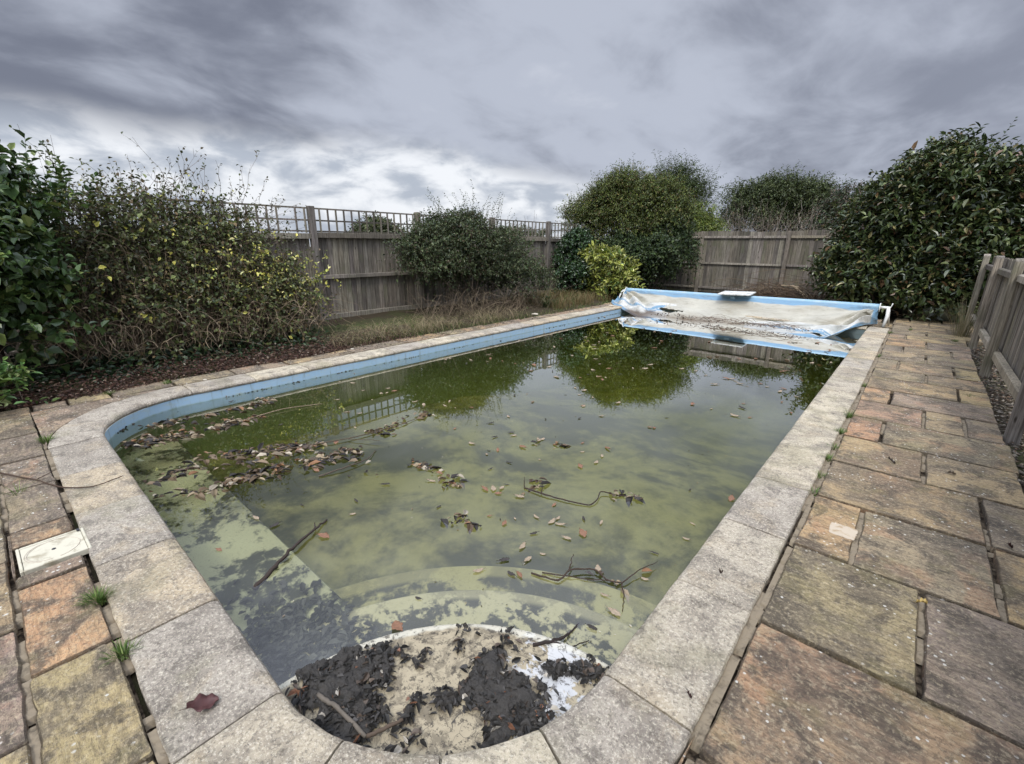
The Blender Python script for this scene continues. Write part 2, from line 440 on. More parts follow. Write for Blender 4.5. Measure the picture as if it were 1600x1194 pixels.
M['glass'] = m_paint('window_glass', sr(60, 68, 76), sr(80, 88, 96), 0.1, 0.2)

# ------------------------------------------------------------------ mesh helpers
class Geo:
    """collects vertices, faces and a colour per vertex; build() links them as one mesh object"""
    def __init__(s): s.v = []; s.f = []; s.c = []; s.n = 0
    def add(s, v, f, c):
        v = np.asarray(v, float).reshape(-1, 3)
        c = np.asarray(c, float)
        if c.ndim == 1: c = np.tile(c[:3], (len(v), 1))
        s.v.append(v); s.c.append(c)
        if isinstance(f, np.ndarray): s.f.append(f + s.n)
        else:
            for q in f: s.f.append(np.asarray([q]) + s.n)
        s.n += len(v)
        return s
    def build(s, name, m, parent=None, smooth=False, origin=None):
        me = bpy.data.meshes.new(name)
        v = np.concatenate(s.v); c = np.concatenate(s.c)
        if origin is not None: v = v - np.asarray(origin)
        loops = np.concatenate([f.ravel() for f in s.f]).astype(np.int32)
        tot = np.concatenate([np.full(len(f), f.shape[1]) for f in s.f]).astype(np.int32)
        start = np.concatenate(([0], np.cumsum(tot)[:-1])).astype(np.int32)
        me.vertices.add(len(v)); me.vertices.foreach_set('co', v.astype(np.float32).ravel())
        me.loops.add(len(loops)); me.loops.foreach_set('vertex_index', loops)
        me.polygons.add(len(tot)); me.polygons.foreach_set('loop_start', start); me.polygons.foreach_set('loop_total', tot)
        me.polygons.foreach_set('use_smooth', np.full(len(tot), bool(smooth)))
        me.update(calc_edges=True); me.validate()
        at = me.attributes.new('col', 'FLOAT_COLOR', 'POINT')
        at.data.foreach_set('color', np.concatenate([c, np.ones((len(c), 1))], 1).astype(np.float32).ravel())
        me.materials.append(m)
        o = bpy.data.objects.new(name, me); COL.objects.link(o)
        if parent is not None: o.parent = parent
        if origin is not None: o.location = origin
        return o
def tag(o, label=None, cat=None, group=None, kind=None):
    if label: o['label'] = label
    if cat: o['category'] = cat
    if group: o['group'] = group
    if kind: o['kind'] = kind
    return o
def thing(name, label, cat, loc=(0, 0, 0), group=None, rz=0.0):
    o = bpy.data.objects.new(name, None); COL.objects.link(o)
    o.location = loc; o.rotation_euler = (0, 0, rz); o.empty_display_size = 0.1
    return tag(o, label, cat, group)
def box(g, a, b, c=(.5, .5, .5), rot=0.0, piv=None, bev=0.0):
    """box between corners a and b, with chamfered vertical and top edges when bev"""
    x0, y0, z0 = a; x1, y1, z1 = b
    e = bev
    if e <= 0:
        v = [(x0, y0, z0), (x1, y0, z0), (x1, y1, z0), (x0, y1, z0), (x0, y0, z1), (x1, y0, z1), (x1, y1, z1), (x0, y1, z1)]
        f = np.array([(3, 2, 1, 0), (4, 5, 6, 7), (0, 1, 5, 4), (1, 2, 6, 5), (2, 3, 7, 6), (3, 0, 4, 7)])
        v = np.array(v, float)
        fs = [f]
    else:
        ring = lambda z, i: [(x0 + e + i, y0 + i, z), (x1 - e - i, y0 + i, z), (x1 - i, y0 + e + i, z), (x1 - i, y1 - e - i, z), (x1 - e - i, y1 - i, z), (x0 + e + i, y1 - i, z), (x0 + i, y1 - e - i, z), (x0 + i, y0 + e + i, z)]
        v = np.array(ring(z0, 0) + ring(z1 - e, 0) + ring(z1, e * 0.8), float)
        f = [(i, (i + 1) % 8, 8 + (i + 1) % 8, 8 + i) for i in range(8)] + [(8 + i, 8 + (i + 1) % 8, 16 + (i + 1) % 8, 16 + i) for i in range(8)]
        fs = [np.array(f), np.array([[7, 6, 5, 4, 3, 2, 1, 0]]), np.array([[16, 17, 18, 19, 20, 21, 22, 23]])]
    if rot:
        px, py = piv if piv else ((x0 + x1) / 2, (y0 + y1) / 2)
        cc, ss = math.cos(rot), math.sin(rot)
        dx_, dy_ = v[:, 0] - px, v[:, 1] - py
        v[:, 0] = px + dx_ * cc - dy_ * ss; v[:, 1] = py + dx_ * ss + dy_ * cc
    n0 = g.n
    g.v.append(v); g.c.append(np.tile(np.asarray(c, float)[:3], (len(v), 1)))
    for f in fs: g.f.append(np.asarray(f) + n0)
    g.n += len(v)
def norm(a):
    return a / np.maximum(np.linalg.norm(a, axis=-1, keepdims=True), 1e-9)
def tubes(g, P, rad, col, sides=3):
    """P (N,K,3) centre lines, rad (N,K), col (N,3) or (3,)"""
    P = np.asarray(P, float); N, K, _ = P.shape
    rad = np.broadcast_to(np.asarray(rad, float), (N, K))
    T = norm(np.gradient(P, axis=1))
    ref = np.where(np.abs(T[..., 2:3]) > 0.9, np.array([1., 0, 0]), np.array([0, 0, 1.]))
    A = norm(np.cross(T, ref)); B = np.cross(T, A)
    ang = np.arange(sides) * 2 * np.pi / sides
    ring = A[:, :, None] * np.cos(ang)[None, None, :, None] + B[:, :, None] * np.sin(ang)[None, None, :, None]
    V = P[:, :, None] + ring * rad[:, :, None, None]
    base = (np.arange(N) * K * sides)[:, None, None] + (np.arange(K - 1) * sides)[None, :, None]
    i = np.arange(sides); j = (i + 1) % sides
    F = np.stack([base + i, base + j, base + sides + j, base + sides + i], -1).reshape(-1, 4)
    c = np.asarray(col, float)
    if c.ndim == 2: c = np.repeat(c, K * sides, axis=0)
    g.add(V.reshape(-1, 3), F, c)
    if sides > 3 and N == 1:
        g.f.append(np.array([np.arange(sides)[::-1]]) + g.n - K * sides)
        g.f.append(np.array([np.arange(sides)]) + g.n - sides)
def ribbons(g, P, wid, side, col):
    """grass-like strips: P (N,K,3), wid (N,K), side (N,3)"""
    N, K, _ = P.shape
    S = norm(side)[:, None] * wid[..., None] * 0.5
    V = np.stack([P - S, P + S], 2)
    base = (np.arange(N) * K * 2)[:, None] + (np.arange(K - 1) * 2)[None]
    F = np.stack([base, base + 1, base + 3, base + 2], -1).reshape(-1, 4)
    g.add(V.reshape(-1, 3), F, np.repeat(col, K * 2, axis=0))
def leaves(g, P, D, Nn, L, W, col, fold=0.25, curl=0.15):
    """leaf blades of six vertices; P base, D axis, Nn blade normal, arrays of length N"""
    N = len(P); D = norm(D); S = norm(np.cross(D, Nn)); U = np.cross(S, D)
    L = np.broadcast_to(L, N)[:, None]; W = np.broadcast_to(W, N)[:, None]
    b = P
    tip = P + D * L - U * L * curl
    l1 = P + D * L * 0.33 + S * W * 0.5 + U * W * fold
    l2 = P + D * L * 0.70 + S * W * 0.38 + U * W * fold - U * L * curl * 0.4
    r1 = P + D * L * 0.33 - S * W * 0.5 + U * W * fold
    r2 = P + D * L * 0.70 - S * W * 0.38 + U * W * fold - U * L * curl * 0.4
    V = np.stack([b, l1, l2, tip, r2, r1], 1)
    k = (np.arange(N) * 6)[:, None]
    F = np.concatenate([k + np.array([0, 1, 2, 3]), k + np.array([0, 3, 4, 5])]).reshape(-1, 4)
    g.add(V.reshape(-1, 3), F, np.repeat(col, 6, axis=0))
def rand_dirs(n):
    return norm(rng.normal(size=(n, 3)))
def vnoise(p, seed=0):
    """smooth value noise, p (N,2 or 3) -> 0..1"""
    p = np.asarray(p, float)
    if p.shape[1] == 2: p = np.concatenate([p, np.zeros((len(p), 1))], 1)
    i = np.floor(p).astype(np.int64); f = p - i; f = f * f * (3 - 2 * f)
    out = np.zeros(len(p))
    for a in (0, 1):
        for b in (0, 1):
            for c in (0, 1):
                q = i + np.array([a, b, c])
                h = (q[:, 0] * 374761393 + q[:, 1] * 668265263 + q[:, 2] * 2147483647 + seed * 974711) & 0xffffffff
                h = ((h ^ (h >> 13)) * 1274126177) & 0xffffffff
                h = (h ^ (h >> 16)) / 4294967295.0
                wgt = (f[:, 0] if a else 1 - f[:, 0]) * (f[:, 1] if b else 1 - f[:, 1]) * (f[:, 2] if c else 1 - f[:, 2])
                out += h * wgt
    return out
def fbm(p, seed=0, oct=4):
    s = 0; a = 1; t = 0; p = np.asarray(p, float)
    for k in range(oct):
        s = s + a * vnoise(p * 2 ** k, seed + k * 17); t += a; a *= 0.5
    return s / t
def palette(n, cols, wts=None, jit=0.18, k=1.0):
    cols = np.array(cols, float) * k
    idx = rng.choice(len(cols), n, p=None if wts is None else np.array(wts) / sum(wts))
    c = cols[idx] * (1 + rng.normal(size=(n, 1)) * jit)
    return np.clip(c, 0.003, 0.9)

# ------------------------------------------------------------------ setting: ground
PX0, PX1, PY0, PY1 = -5.48, -0.59, 0.39, 11.0      # inside line of the pool
RC = 0.81                                         # radius of the two near corners
WZ = -0.145                                       # water level
def ground():
    xs = np.concatenate([[-150, -60, -30, -18], np.linspace(-12, -5.95, 40), np.linspace(-5.72, -0.38, 8), np.linspace(0.0, 4, 22), [8, 20, 60, 150]])
    ys = np.concatenate([[-150, -60, -20, -8], np.linspace(-3, -0.2, 14), [0.16], np.linspace(0.8, 11.2, 60), np.linspace(11.5, 18, 30), [24, 40, 80, 160]])
    X, Y = np.meshgrid(xs, ys, indexing='ij')
    pts = np.stack([X.ravel(), Y.ravel()], 1)
    Z = -0.055 + 0.0 * X.ravel()
    bed = np.clip((-6.15 - pts[:, 0]) / 0.5, 0, 1) * (np.abs(pts[:, 1]) < 40)
    Z = Z + bed * (0.03 + 0.09 * fbm(pts * 1.7, 3))
    back = np.clip((pts[:, 1] - 12.9) / 1.0, 0, 1) * (np.abs(pts[:, 0]) < 40)
    Z = Z + back * 0.06 * fbm(pts * 1.5, 8)
    nx, ny = len(xs), len(ys)
    F = []
    for i in range(nx - 1):
        cx = (xs[i] + xs[i + 1]) / 2
        for j in range(ny - 1):
            cyy = (ys[j] + ys[j + 1]) / 2
            if -5.73 < cx < -0.37 and 0.15 < cyy < 11.25: continue
            F.append((i * ny + j, (i + 1) * ny + j, (i + 1) * ny + j + 1, i * ny + j + 1))
    g = Geo(); g.add(np.concatenate([pts, Z[:, None]], 1), np.array(F), (.1, .1, .1))
    tag(g.build('ground', M['soil'], smooth=True), kind='structure')
ground()

# ------------------------------------------------------------------ setting: patio slabs
def slab(g, x0, x1, y0, y1, z, col, jit=0.004, gap=0.0065, tilt=0.004):
    x0 += gap * .9; x1 -= gap * .9; y0 += gap * 1.25; y1 -= gap * 1.25
    pts = []
    rc = 0.007
    JOINTS.append((x0 - gap * .9 - .003, y0, y1))
    def side(ax, ay, bx, by):
        L = math.hypot(bx - ax, by - ay); n = max(4, int(L / 0.03))
        nx_, ny_ = -(by - ay) / L, (bx - ax) / L
        us = [rc / L] + [(k + .5) / n for k in range(n) if rc / L * 1.5 < (k + .5) / n < 1 - rc / L * 1.5] + [1 - rc / L]
        sd = random.uniform(0, 99)
        wv = fbm(np.c_[np.array(us) * L * 9 + sd, np.full(len(us), sd)], 3, 3) - .5
        for u, q in zip(us, wv):
            o = -(q * .016 + .002) * (1 if jit else 0) + random.gauss(0, .0007)
            pts.append((ax + (bx - ax) * u - nx_ * o, ay + (by - ay) * u - ny_ * o))
    side(x0, y0, x1, y0); side(x1, y0, x1, y1); side(x1, y1, x0, y1); side(x0, y1, x0, y0)
    P = np.array(pts); n = len(P)
    cx, cyy = (x0 + x1) / 2, (y0 + y1) / 2
    tx, ty = random.gauss(0, tilt), random.gauss(0, tilt)
    zf = lambda q: z + (q[:, 0] - cx) * tx + (q[:, 1] - cyy) * ty
    inn = P + (np.array([cx, cyy]) - P) * (0.007 / np.maximum(np.linalg.norm(P - [cx, cyy], axis=1), .05))[:, None]
    V = np.concatenate([np.c_[P, np.full(n, z - 0.055)], np.c_[P, zf(P) - 0.006], np.c_[inn, zf(inn)]])
    cc = np.tile(np.array(col, float), (3 * n, 1)); cc[:2 * n] *= .35
    i = np.arange(n); j = (i + 1) % n
    n0 = g.n
    g.v.append(V); g.c.append(cc)
    g.f.append(np.stack([i, j, n + j, n + i], 1) + n0); g.f.append(np.stack([n + i, n + j, 2 * n + j, 2 * n + i], 1) + n0)
    g.f.append(np.array([2 * n + i]) + n0)
    g.n += len(V)
JOINTS = []
SLAB = [sr(180, 154, 112), sr(168, 146, 112), sr(148, 134, 108), sr(188, 150, 110), sr(152, 132, 114), sr(134, 120, 104), sr(178, 158, 114)]
def scol(): 
    c = np.array(random.choice(SLAB)) * random.uniform(0.95, 1.2)
    return c * np.array([random.uniform(.97, 1.03), 1, random.uniform(.94, 1.06)])
def patio():
    g = Geo()
    rows = [(-0.9, -0.2, [.02]), (-0.2, 0.47, [.4]), (0.47, 1.15, [.15]), (1.15, 1.842, [.56]), (1.842, 2.52, [.285]), (2.52, 3.18, [.015, .55]), (3.18, 3.82, [.545]), (3.82, 4.44, [.28]),
            (4.44, 5.06, [.01]), (5.06, 5.67, [.27, .54]), (5.67, 6.25, [.01]), (6.25, 6.83, [.54]), (6.83, 7.38, [.28]), (7.38, 8.08, [0., .54]),
            (8.08, 8.73, [.27]), (8.73, 9.3, [.005, .55]), (9.3, 9.98, [.27]), (9.98, 10.6, [0.0]), (10.6, 11.2, [.27]), (11.2, 11.85, [.03, .55]), (11.85, 12.5, [.3]), (12.5, 13.1, [.0, .5])]
    tint = {3: sr(168, 140, 110), 4: sr(158, 144, 108), 5: sr(188, 156, 114), 6: sr(172, 148, 110), 8: sr(188, 140, 106), 9: sr(182, 144, 118)}
    for k, (a, b, cuts) in enumerate(rows):
        xr = 0.78 + (0.5 if b > 11 else 0)
        xe = [-0.232] + cuts + [xr]
        for q in range(len(xe) - 1):
            c = scol()
            if q == 0 and k in tint: c = np.array(tint[k])
            slab(g, xe[q] + (0.004 if q else 0), xe[q + 1] - (0.004 if q < len(xe) - 2 else random.uniform(-.012, .012)), a, b, random.uniform(-0.003, 0.004), c)
    # near side of the pool
    xe = [-6.05, -5.75, -5.15, -4.55, -3.98, -3.38, -2.76, -2.11, -1.47, -0.85, -0.245]
    for q in range(len(xe) - 1):
        for (a, b) in ((-0.85, -0.20), (-0.20, 0.048)):
            if a < -0.5 and q % 2: a2, off = a, 0.0
            else: a2, off = a, 0.0
            top = b
            x0, x1 = xe[q], xe[q + 1]
            if b > 0 and x0 < -5.1: top = b + 0.0
            if b > 0 and q == 5:    # cut round the skimmer lid
                slab(g, x0, -3.175, a2, top, 0.0, scol()); continue
            if b > 0 and q == 6:
                slab(g, -2.76, x1, a2, top, 0.0, scol()); continue
            sh = 0.3 if a < -0.5 else 0
            slab(g, x0 + sh, x1 + sh, a2, top, random.uniform(-0.004, 0.003), scol())
    slab(g, -3.37, -2.885, -0.20 + 0.0, -0.188, -0.002, scol(), 0.0, 0.001)
    slab(g, -2.885, -2.765, -0.20, 0.048, -0.001, scol())
    # corner and left side
    slab(g, -6.08, -5.84, 0.05, 0.30, -0.003, scol())
    slab(g, -6.10, -5.83, 0.30, 0.62, -0.002, scol()); slab(g, -6.13, -5.83, 0.62, 1.15, 0.0, scol())
    y = 1.15
    while y < 12.4:
        L = random.choice([.45, .6, .62, .9]); slab(g, -6.1 + random.uniform(-.08, .06), -5.825, y, y + L, random.uniform(-.004, .002), scol()); y += L
    # behind the far end
    x = -5.8
    while x < -0.3:
        L = random.choice([.45, .6, .9]); slab(g, x, min(x + L, -0.24), 11.34, 11.95, 0.0, scol()); slab(g, x - .2, min(x + L, -0.24) - .2, 11.95, 12.5, 0.0, scol()); x += L
    for (cx, a0, a1, sq) in ((PX0 + RC, 180, 270, (-5.83, .04)), (PX1 - RC, 270, 360, (-.24, .04))):
        A = np.radians(np.linspace(a0, a1, 15)); rr = RC + .334
        P = np.c_[cx + rr * np.cos(A), PY0 + RC + rr * np.sin(A)]
        V = np.concatenate([np.c_[P, np.full(15, -.003)], np.c_[P, np.full(15, -.05)], [[sq[0], sq[1], -.003]]])
        c = scol(); g.add(V, [[i + 1, i, 30] for i in range(14)] + [[i, i + 1, 16 + i, 15 + i] for i in range(14)], c)
    tag(g.build('patio', M['sandstone']), kind='structure')
    # bedding that shows in the joints
    b = Geo()
    for (a, c) in (((-0.262, -1.0), (0.775, 13.1)), ((-6.1, -0.85), (-0.262, 0.05)), ((-6.1, 0.05), (-5.82, 12.4))):
        box(b, (a[0], a[1], -0.052), (c[0], c[1], -0.036), (.3, .3, .3))
    tag(b.build('patio_bedding', M['mortar']), kind='structure')
    f = Geo()
    def fill(xa, xb, ya, yb, zt):       # crumbly run of mortar with an uneven top
        n = max(4, int((yb - ya) / .012)); m_ = max(5, int((xb - xa) / .012)); ys = np.linspace(ya, yb, n); xs = np.linspace(xa, xb, m_)
        X, Y = np.meshgrid(xs, ys, indexing='ij'); q = fbm(np.c_[X.ravel() * 55, Y.ravel() * 40], 12, 4).reshape(X.shape)
        Z = zt - .016 * np.clip(q - .35, 0, 1); end = np.minimum(Y - ya, yb - Y) if yb - ya > xb - xa else np.minimum(X - xa, xb - X); Z = Z - np.clip(.01 - end, 0, .01) * 1.6
        k = np.arange(m_ - 1)[:, None] * n + np.arange(n - 1)[None]
        f.add(np.c_[X.ravel(), Y.ravel(), Z.ravel()], np.stack([k, k + n, k + n + 1, k + 1], -1).reshape(-1, 4), (.4, .4, .4))
    for (x, y0, y1) in JOINTS:
        if x < -5.0 or (y1 > 0 and -3.2 < x < -2.7 and y1 < .1): continue
        y = y0 + .01
        while y < y1 - .03:
            L = min(random.uniform(.05, .45), y1 - .01 - y)
            if random.random() < .78: fill(x - .014, x + .014, y, y + L, -.006 - random.uniform(0, .008))
            y += L + random.uniform(.0, .03)
    y = 1.17
    while y < 11.2:
        L = random.uniform(.08, .5)
        if random.random() < (0.5 if 1.5 < y < 2.6 else 0.9):
            fill(-.268, -.232, y, y + L, -.010 - random.uniform(0, .010))
        y += L + random.uniform(.0, .03)
    x = -4.9
    while x < -1.5:
        L = random.uniform(.05, .25)
        if random.random() < .8 and not (-3.2 < x + L / 2 < -2.85): fill(x, x + L, .040, .069, -.008 - random.uniform(0, .010))
        if random.random() < .85 and not (-3.2 < x + L / 2 < -2.85): fill(x, x + L, -.214, -.186, -.008 - random.uniform(0, .008))
        x += L + random.uniform(.0, .03)
    tag(f.build('patio_mortar', M['fillet']), kind='structure')
patio()

# ------------------------------------------------------------------ swimming pool
pool = thing('swimming_pool', 'neglected rectangular garden swimming pool with pale stone coping, blue liner and corner steps', 'swimming pool', (-3.0, 5.5, 0))
PO = np.array([-3.0, 5.5, 0.0])
def pool_path():
    """inside line, right side -> near side -> left side, with inward normals"""
    pts = []; nr = []
    for y in np.linspace(PY1, PY0 + RC, 40): pts.append((PX1, y)); nr.append((-1, 0))
    for a in np.linspace(0, -90, 19)[1:]:
        c, s = math.cos(R(a)), math.sin(R(a)); pts.append((PX1 - RC + RC * c, PY0 + RC + RC * s)); nr.append((-c, -s))
    for x in np.linspace(PX1 - RC, PX0 + RC, 20)[1:]: pts.append((x, PY0)); nr.append((0, 1))
    for a in np.linspace(-90, -180, 19)[1:]:
        c, s = math.cos(R(a)), math.sin(R(a)); pts.append((PX0 + RC + RC * c, PY0 + RC + RC * s)); nr.append((-c, -s))
    for y in np.linspace(PY0 + RC, PY1, 40)[1:]: pts.append((PX0, y)); nr.append((1, 0))
    return np.array(pts), np.array(nr, float)
PP, PN = pool_path()
def coping():
    g = Geo()
    cols = [sr(190, 177, 152), sr(180, 169, 148), sr(196, 184, 158), sr(170, 160, 144), sr(188, 170, 140)]
    def stone(P, N, wdt=0.325):
        P = np.array(P); N = np.array(N)
        col = np.array(random.choice(cols)) * random.uniform(.92, 1.06)
        dz_ = random.uniform(-.002, .003)
        prof = [(wdt, -0.06), (wdt, -0.008), (wdt - .006, 0.0), (wdt * .66, .001), (wdt * .33, .001), (0.045, 0.0), (0.022, -0.003), (0.006, -0.011), (-0.002, -0.026), (0.001, -0.040), (0.010, -0.050), (0.03, -0.055)]
        K = len(prof); n = len(P)
        V = np.zeros((n, K, 3))
        for k, (o, z) in enumerate(prof):
            V[:, k, 0] = P[:, 0] - N[:, 0] * o; V[:, k, 1] = P[:, 1] - N[:, 1] * o; V[:, k, 2] = z + dz_
        nz = (fbm(np.c_[V[:, :, 0].ravel() * 9, V[:, :, 1].ravel() * 9], 5).reshape(n, K) - .5)
        V[:, 2:7, 2] += nz[:, 2:7] * 0.006
        jj = (fbm(np.c_[V[:, :, 0].ravel() * 14, V[:, :, 1].ravel() * 14], 9).reshape(n, K) - .5) * .008
        V[:, :, 0] += N[:, 0:1] * jj * (np.arange(K) > 4); V[:, :, 1] += N[:, 1:2] * jj * (np.arange(K) > 4)
        jo = (fbm(np.c_[V[:, :, 0].ravel() * 11, V[:, :, 1].ravel() * 11], 31).reshape(n, K) - .5) * .012
        V[:, :3, 0] -= N[:, 0:1] * jo[:, :3]; V[:, :3, 1] -= N[:, 1:2] * jo[:, :3]
        V[0, 1:8, 2] -= .004; V[-1, 1:8, 2] -= .004
        i = np.arange(n - 1)[:, None] * K + np.arange(K)[None]
        nxt = np.arange(n - 1)[:, None] * K + ((np.arange(K) + 1) % K)[None]
        F = np.stack([i, nxt, nxt + K, i + K], -1).reshape(-1, 4)
        n0 = g.n
        g.add(V.reshape(-1, 3) - PO, F, col)
        g.f.append(np.array([np.arange(K)[::-1]]) + n0); g.f.append(np.array([np.arange(K) + (n - 1) * K]) + n0)
    def straight(a, b, nrm, step, gap=.004):
        a = np.array(a, float); b = np.array(b, float); L = np.linalg.norm(b - a); u = (b - a) / L
        k = max(1, round(L / step)); s = L / k
        for q in range(k):
            t = np.linspace(q * s + gap, (q + 1) * s - gap, 14)
            t = np.concatenate([[t[0], t[0] + .006], t[1:-1], [t[-1] - .006, t[-1]]])
            stone(a + u * t[:, None], np.tile(nrm, (len(t), 1)))
    def arc(cx, cyy, a0, a1, k):
        for q in range(k):
            A = np.radians(np.linspace(a0 + (a1 - a0) * q / k, a0 + (a1 - a0) * (q + 1) / k, 14)); gp = np.sign(a1 - a0) * .005
            A[0] += gp; A[-1] -= gp
            P = np.c_[cx + RC * np.cos(A), cyy + RC * np.sin(A)]; N = -np.c_[np.cos(A), np.sin(A)]
            stone(P, N)
    straight((PX1, PY0 + RC), (PX1, PY1 + .2), (-1, 0), .665)
    arc(PX1 - RC, PY0 + RC, 0, -90, 4)
    straight((PX1 - RC, PY0), (PX0 + RC, PY0), (0, 1), .65)
    arc(PX0 + RC, PY0 + RC, -90, -180, 3)
    straight((PX0, PY0 + RC), (PX0, PY1 + .2), (1, 0), .62)
    straight((PX0 + .01, PY1), (PX1 - .01, PY1), (0, -1), .6)
    g.build('coping', M['coping'], pool)
coping()
def pool_shell():
    # liner wall
    g = Geo()
    off = 0.008
    W_ = np.concatenate([PP - PN * off, [[PX0 - off, PY1 + off], [PX1 + off, PY1 + off]]])
    n = len(W_); zs = [-0.049, -0.11, WZ, -0.3, -0.8, -2.0]
    V = np.array([[x, y, z] for (x, y) in W_ for z in zs]) - PO
    F = []
    for i in range(n):
        j = (i + 1) % n
        for k in range(len(zs) - 1):
            F.append((i * 6 + k, j * 6 + k, j * 6 + k + 1, i * 6 + k + 1))
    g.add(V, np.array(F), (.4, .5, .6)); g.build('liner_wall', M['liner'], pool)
    # sloping floor
    g = Geo(); ys = np.linspace(0.2, 11.1, 60); xs = np.linspace(-5.6, -0.5, 30)
    X, Y = np.meshgrid(xs, ys, indexing='ij')
    Z = -0.80 - 0.30 * np.clip((Y - 1.5) / 5.0, 0, 1) - 0.45 * np.clip((Y - 5) / 3.0, 0, 1)
    P = np.c_[X.ravel(), Y.ravel(), Z.ravel()] - PO
    k = np.arange(29)[:, None] * 60 + np.arange(59)[None]
    g.add(P, np.stack([k, k + 60, k + 61, k + 1], -1).reshape(-1, 4), (.5, .5, .4)); g.build('pool_floor', M['floor'], pool, True)
    # corner steps, quarter rounds about the near right corner
    cx, cyy = PX1, PY0
    for (rad, z, zb, m) in ((0.95, -0.118, -2.0, M['drystep']), (1.42, -0.35, -2.0, M['step_wet']), (1.83, -0.52, -2.0, M['step_deep'])):
        g = Geo(); A = np.radians(np.linspace(85, 185, 60))
        a = np.c_[rad * np.cos(A), rad * np.sin(A)]
        rings = [(1.0, zb), (1.0, z - .014), (1 - .005 / rad, z - .004), (1 - .016 / rad, z)]
        V = np.concatenate([np.c_[a * s, np.full(60, zz_)] for s, zz_ in rings] + [np.array([[0.25, -0.25, z]])])
        F = [np.array([(k * 60 + i, k * 60 + i + 1, k * 60 + 61 + i, k * 60 + 60 + i) for i in range(59)]) for k in range(3)]
        F.append(np.array([(180 + i, 181 + i, 240) for i in range(59)]))
        n0 = g.n
        g.v.append(V); g.c.append(np.tile([.5, .5, .5], (len(V), 1))); g.f += [f + n0 for f in F]; g.n += len(V)
        o = g.build('step', m, pool); o.location = Vector((cx, cyy, 0)) - Vector(PO)
        if z > -0.2: o['label'] = 'top corner step standing just above the water, caked with black sludge'
        elif z > -0.4: o['label'] = 'middle corner step under shallow water with dark silt patches'
        else: o['label'] = 'lowest corner step dim under green water'
    g = Geo(); box(g, (-5.6 - PO[0], 0.3 - PO[1], -2.0), (-1.8 - PO[0], 0.93 - PO[1], -0.36), bev=.012)
    g.build('shelf', M['shelf'], pool)
pool_shell()
# water
def water():
    g = Geo(); off = 0.03
    W_ = np.concatenate([PP - PN * off, [[PX0 - off, PY1 + off], [PX1 + off, PY1 + off]]])
    n = len(W_)
    V = np.concatenate([np.c_[W_, np.full(n, WZ)], np.c_[W_, np.full(n, -2.2)]])
    i = np.arange(n); j = (i + 1) % n
    n0 = g.n
    g.add(V, np.stack([i, n + i, n + j, j], 1), (.2, .3, .1))
    g.f.append(np.array([i[::-1]])); g.f.append(np.array([n + i]))
    o = g.build('pool_water', M['water'])
    tag(o, kind='structure')
water()

# ------------------------------------------------------------------ vegetation builders
GRN = {
 'dark': ([(0.020, 0.040, 0.014), (0.030, 0.055, 0.018), (0.045, 0.075, 0.022), (0.035, 0.045, 0.016)], [4, 4, 2, 1]),
}
def twig_field(clumps, n, up=0.5, L=(0.25, 0.6), lo=0.6, hi=1.02, seed=1, zmin=-0.35, rough_amp=0.5):
    """start points and directions of n twigs spread over the shells of ellipsoid clumps"""
    w_ = np.array([c[3] * c[4] + c[4] * c[5] + c[3] * c[5] for c in clumps]); idx = rng.choice(len(clumps), n, p=w_ / w_.sum())
    C = np.array([c[:3] for c in clumps], float)[idx]; S = np.array([c[3:6] for c in clumps], float)[idx]
    u = rand_dirs(n); bad = u[:, 2] < zmin; u[bad, 2] *= -1
    bump_ = 1 - rough_amp * 0.8 + rough_amp * 1.6 * fbm(u * 3.0 + idx[:, None] * 7.3 + seed * 3.1, seed, 3)
    rho = lo + (hi - lo) * rng.random(n) ** 0.7
    P = C + u * S * (rho * bump_)[:, None]
    nrm = norm(u / S)
    D = norm(nrm + rng.normal(size=(n, 3)) * 0.45 + np.array([0, 0, up]))
    Ln = rng.uniform(L[0], L[1], n)
    return P, D, Ln
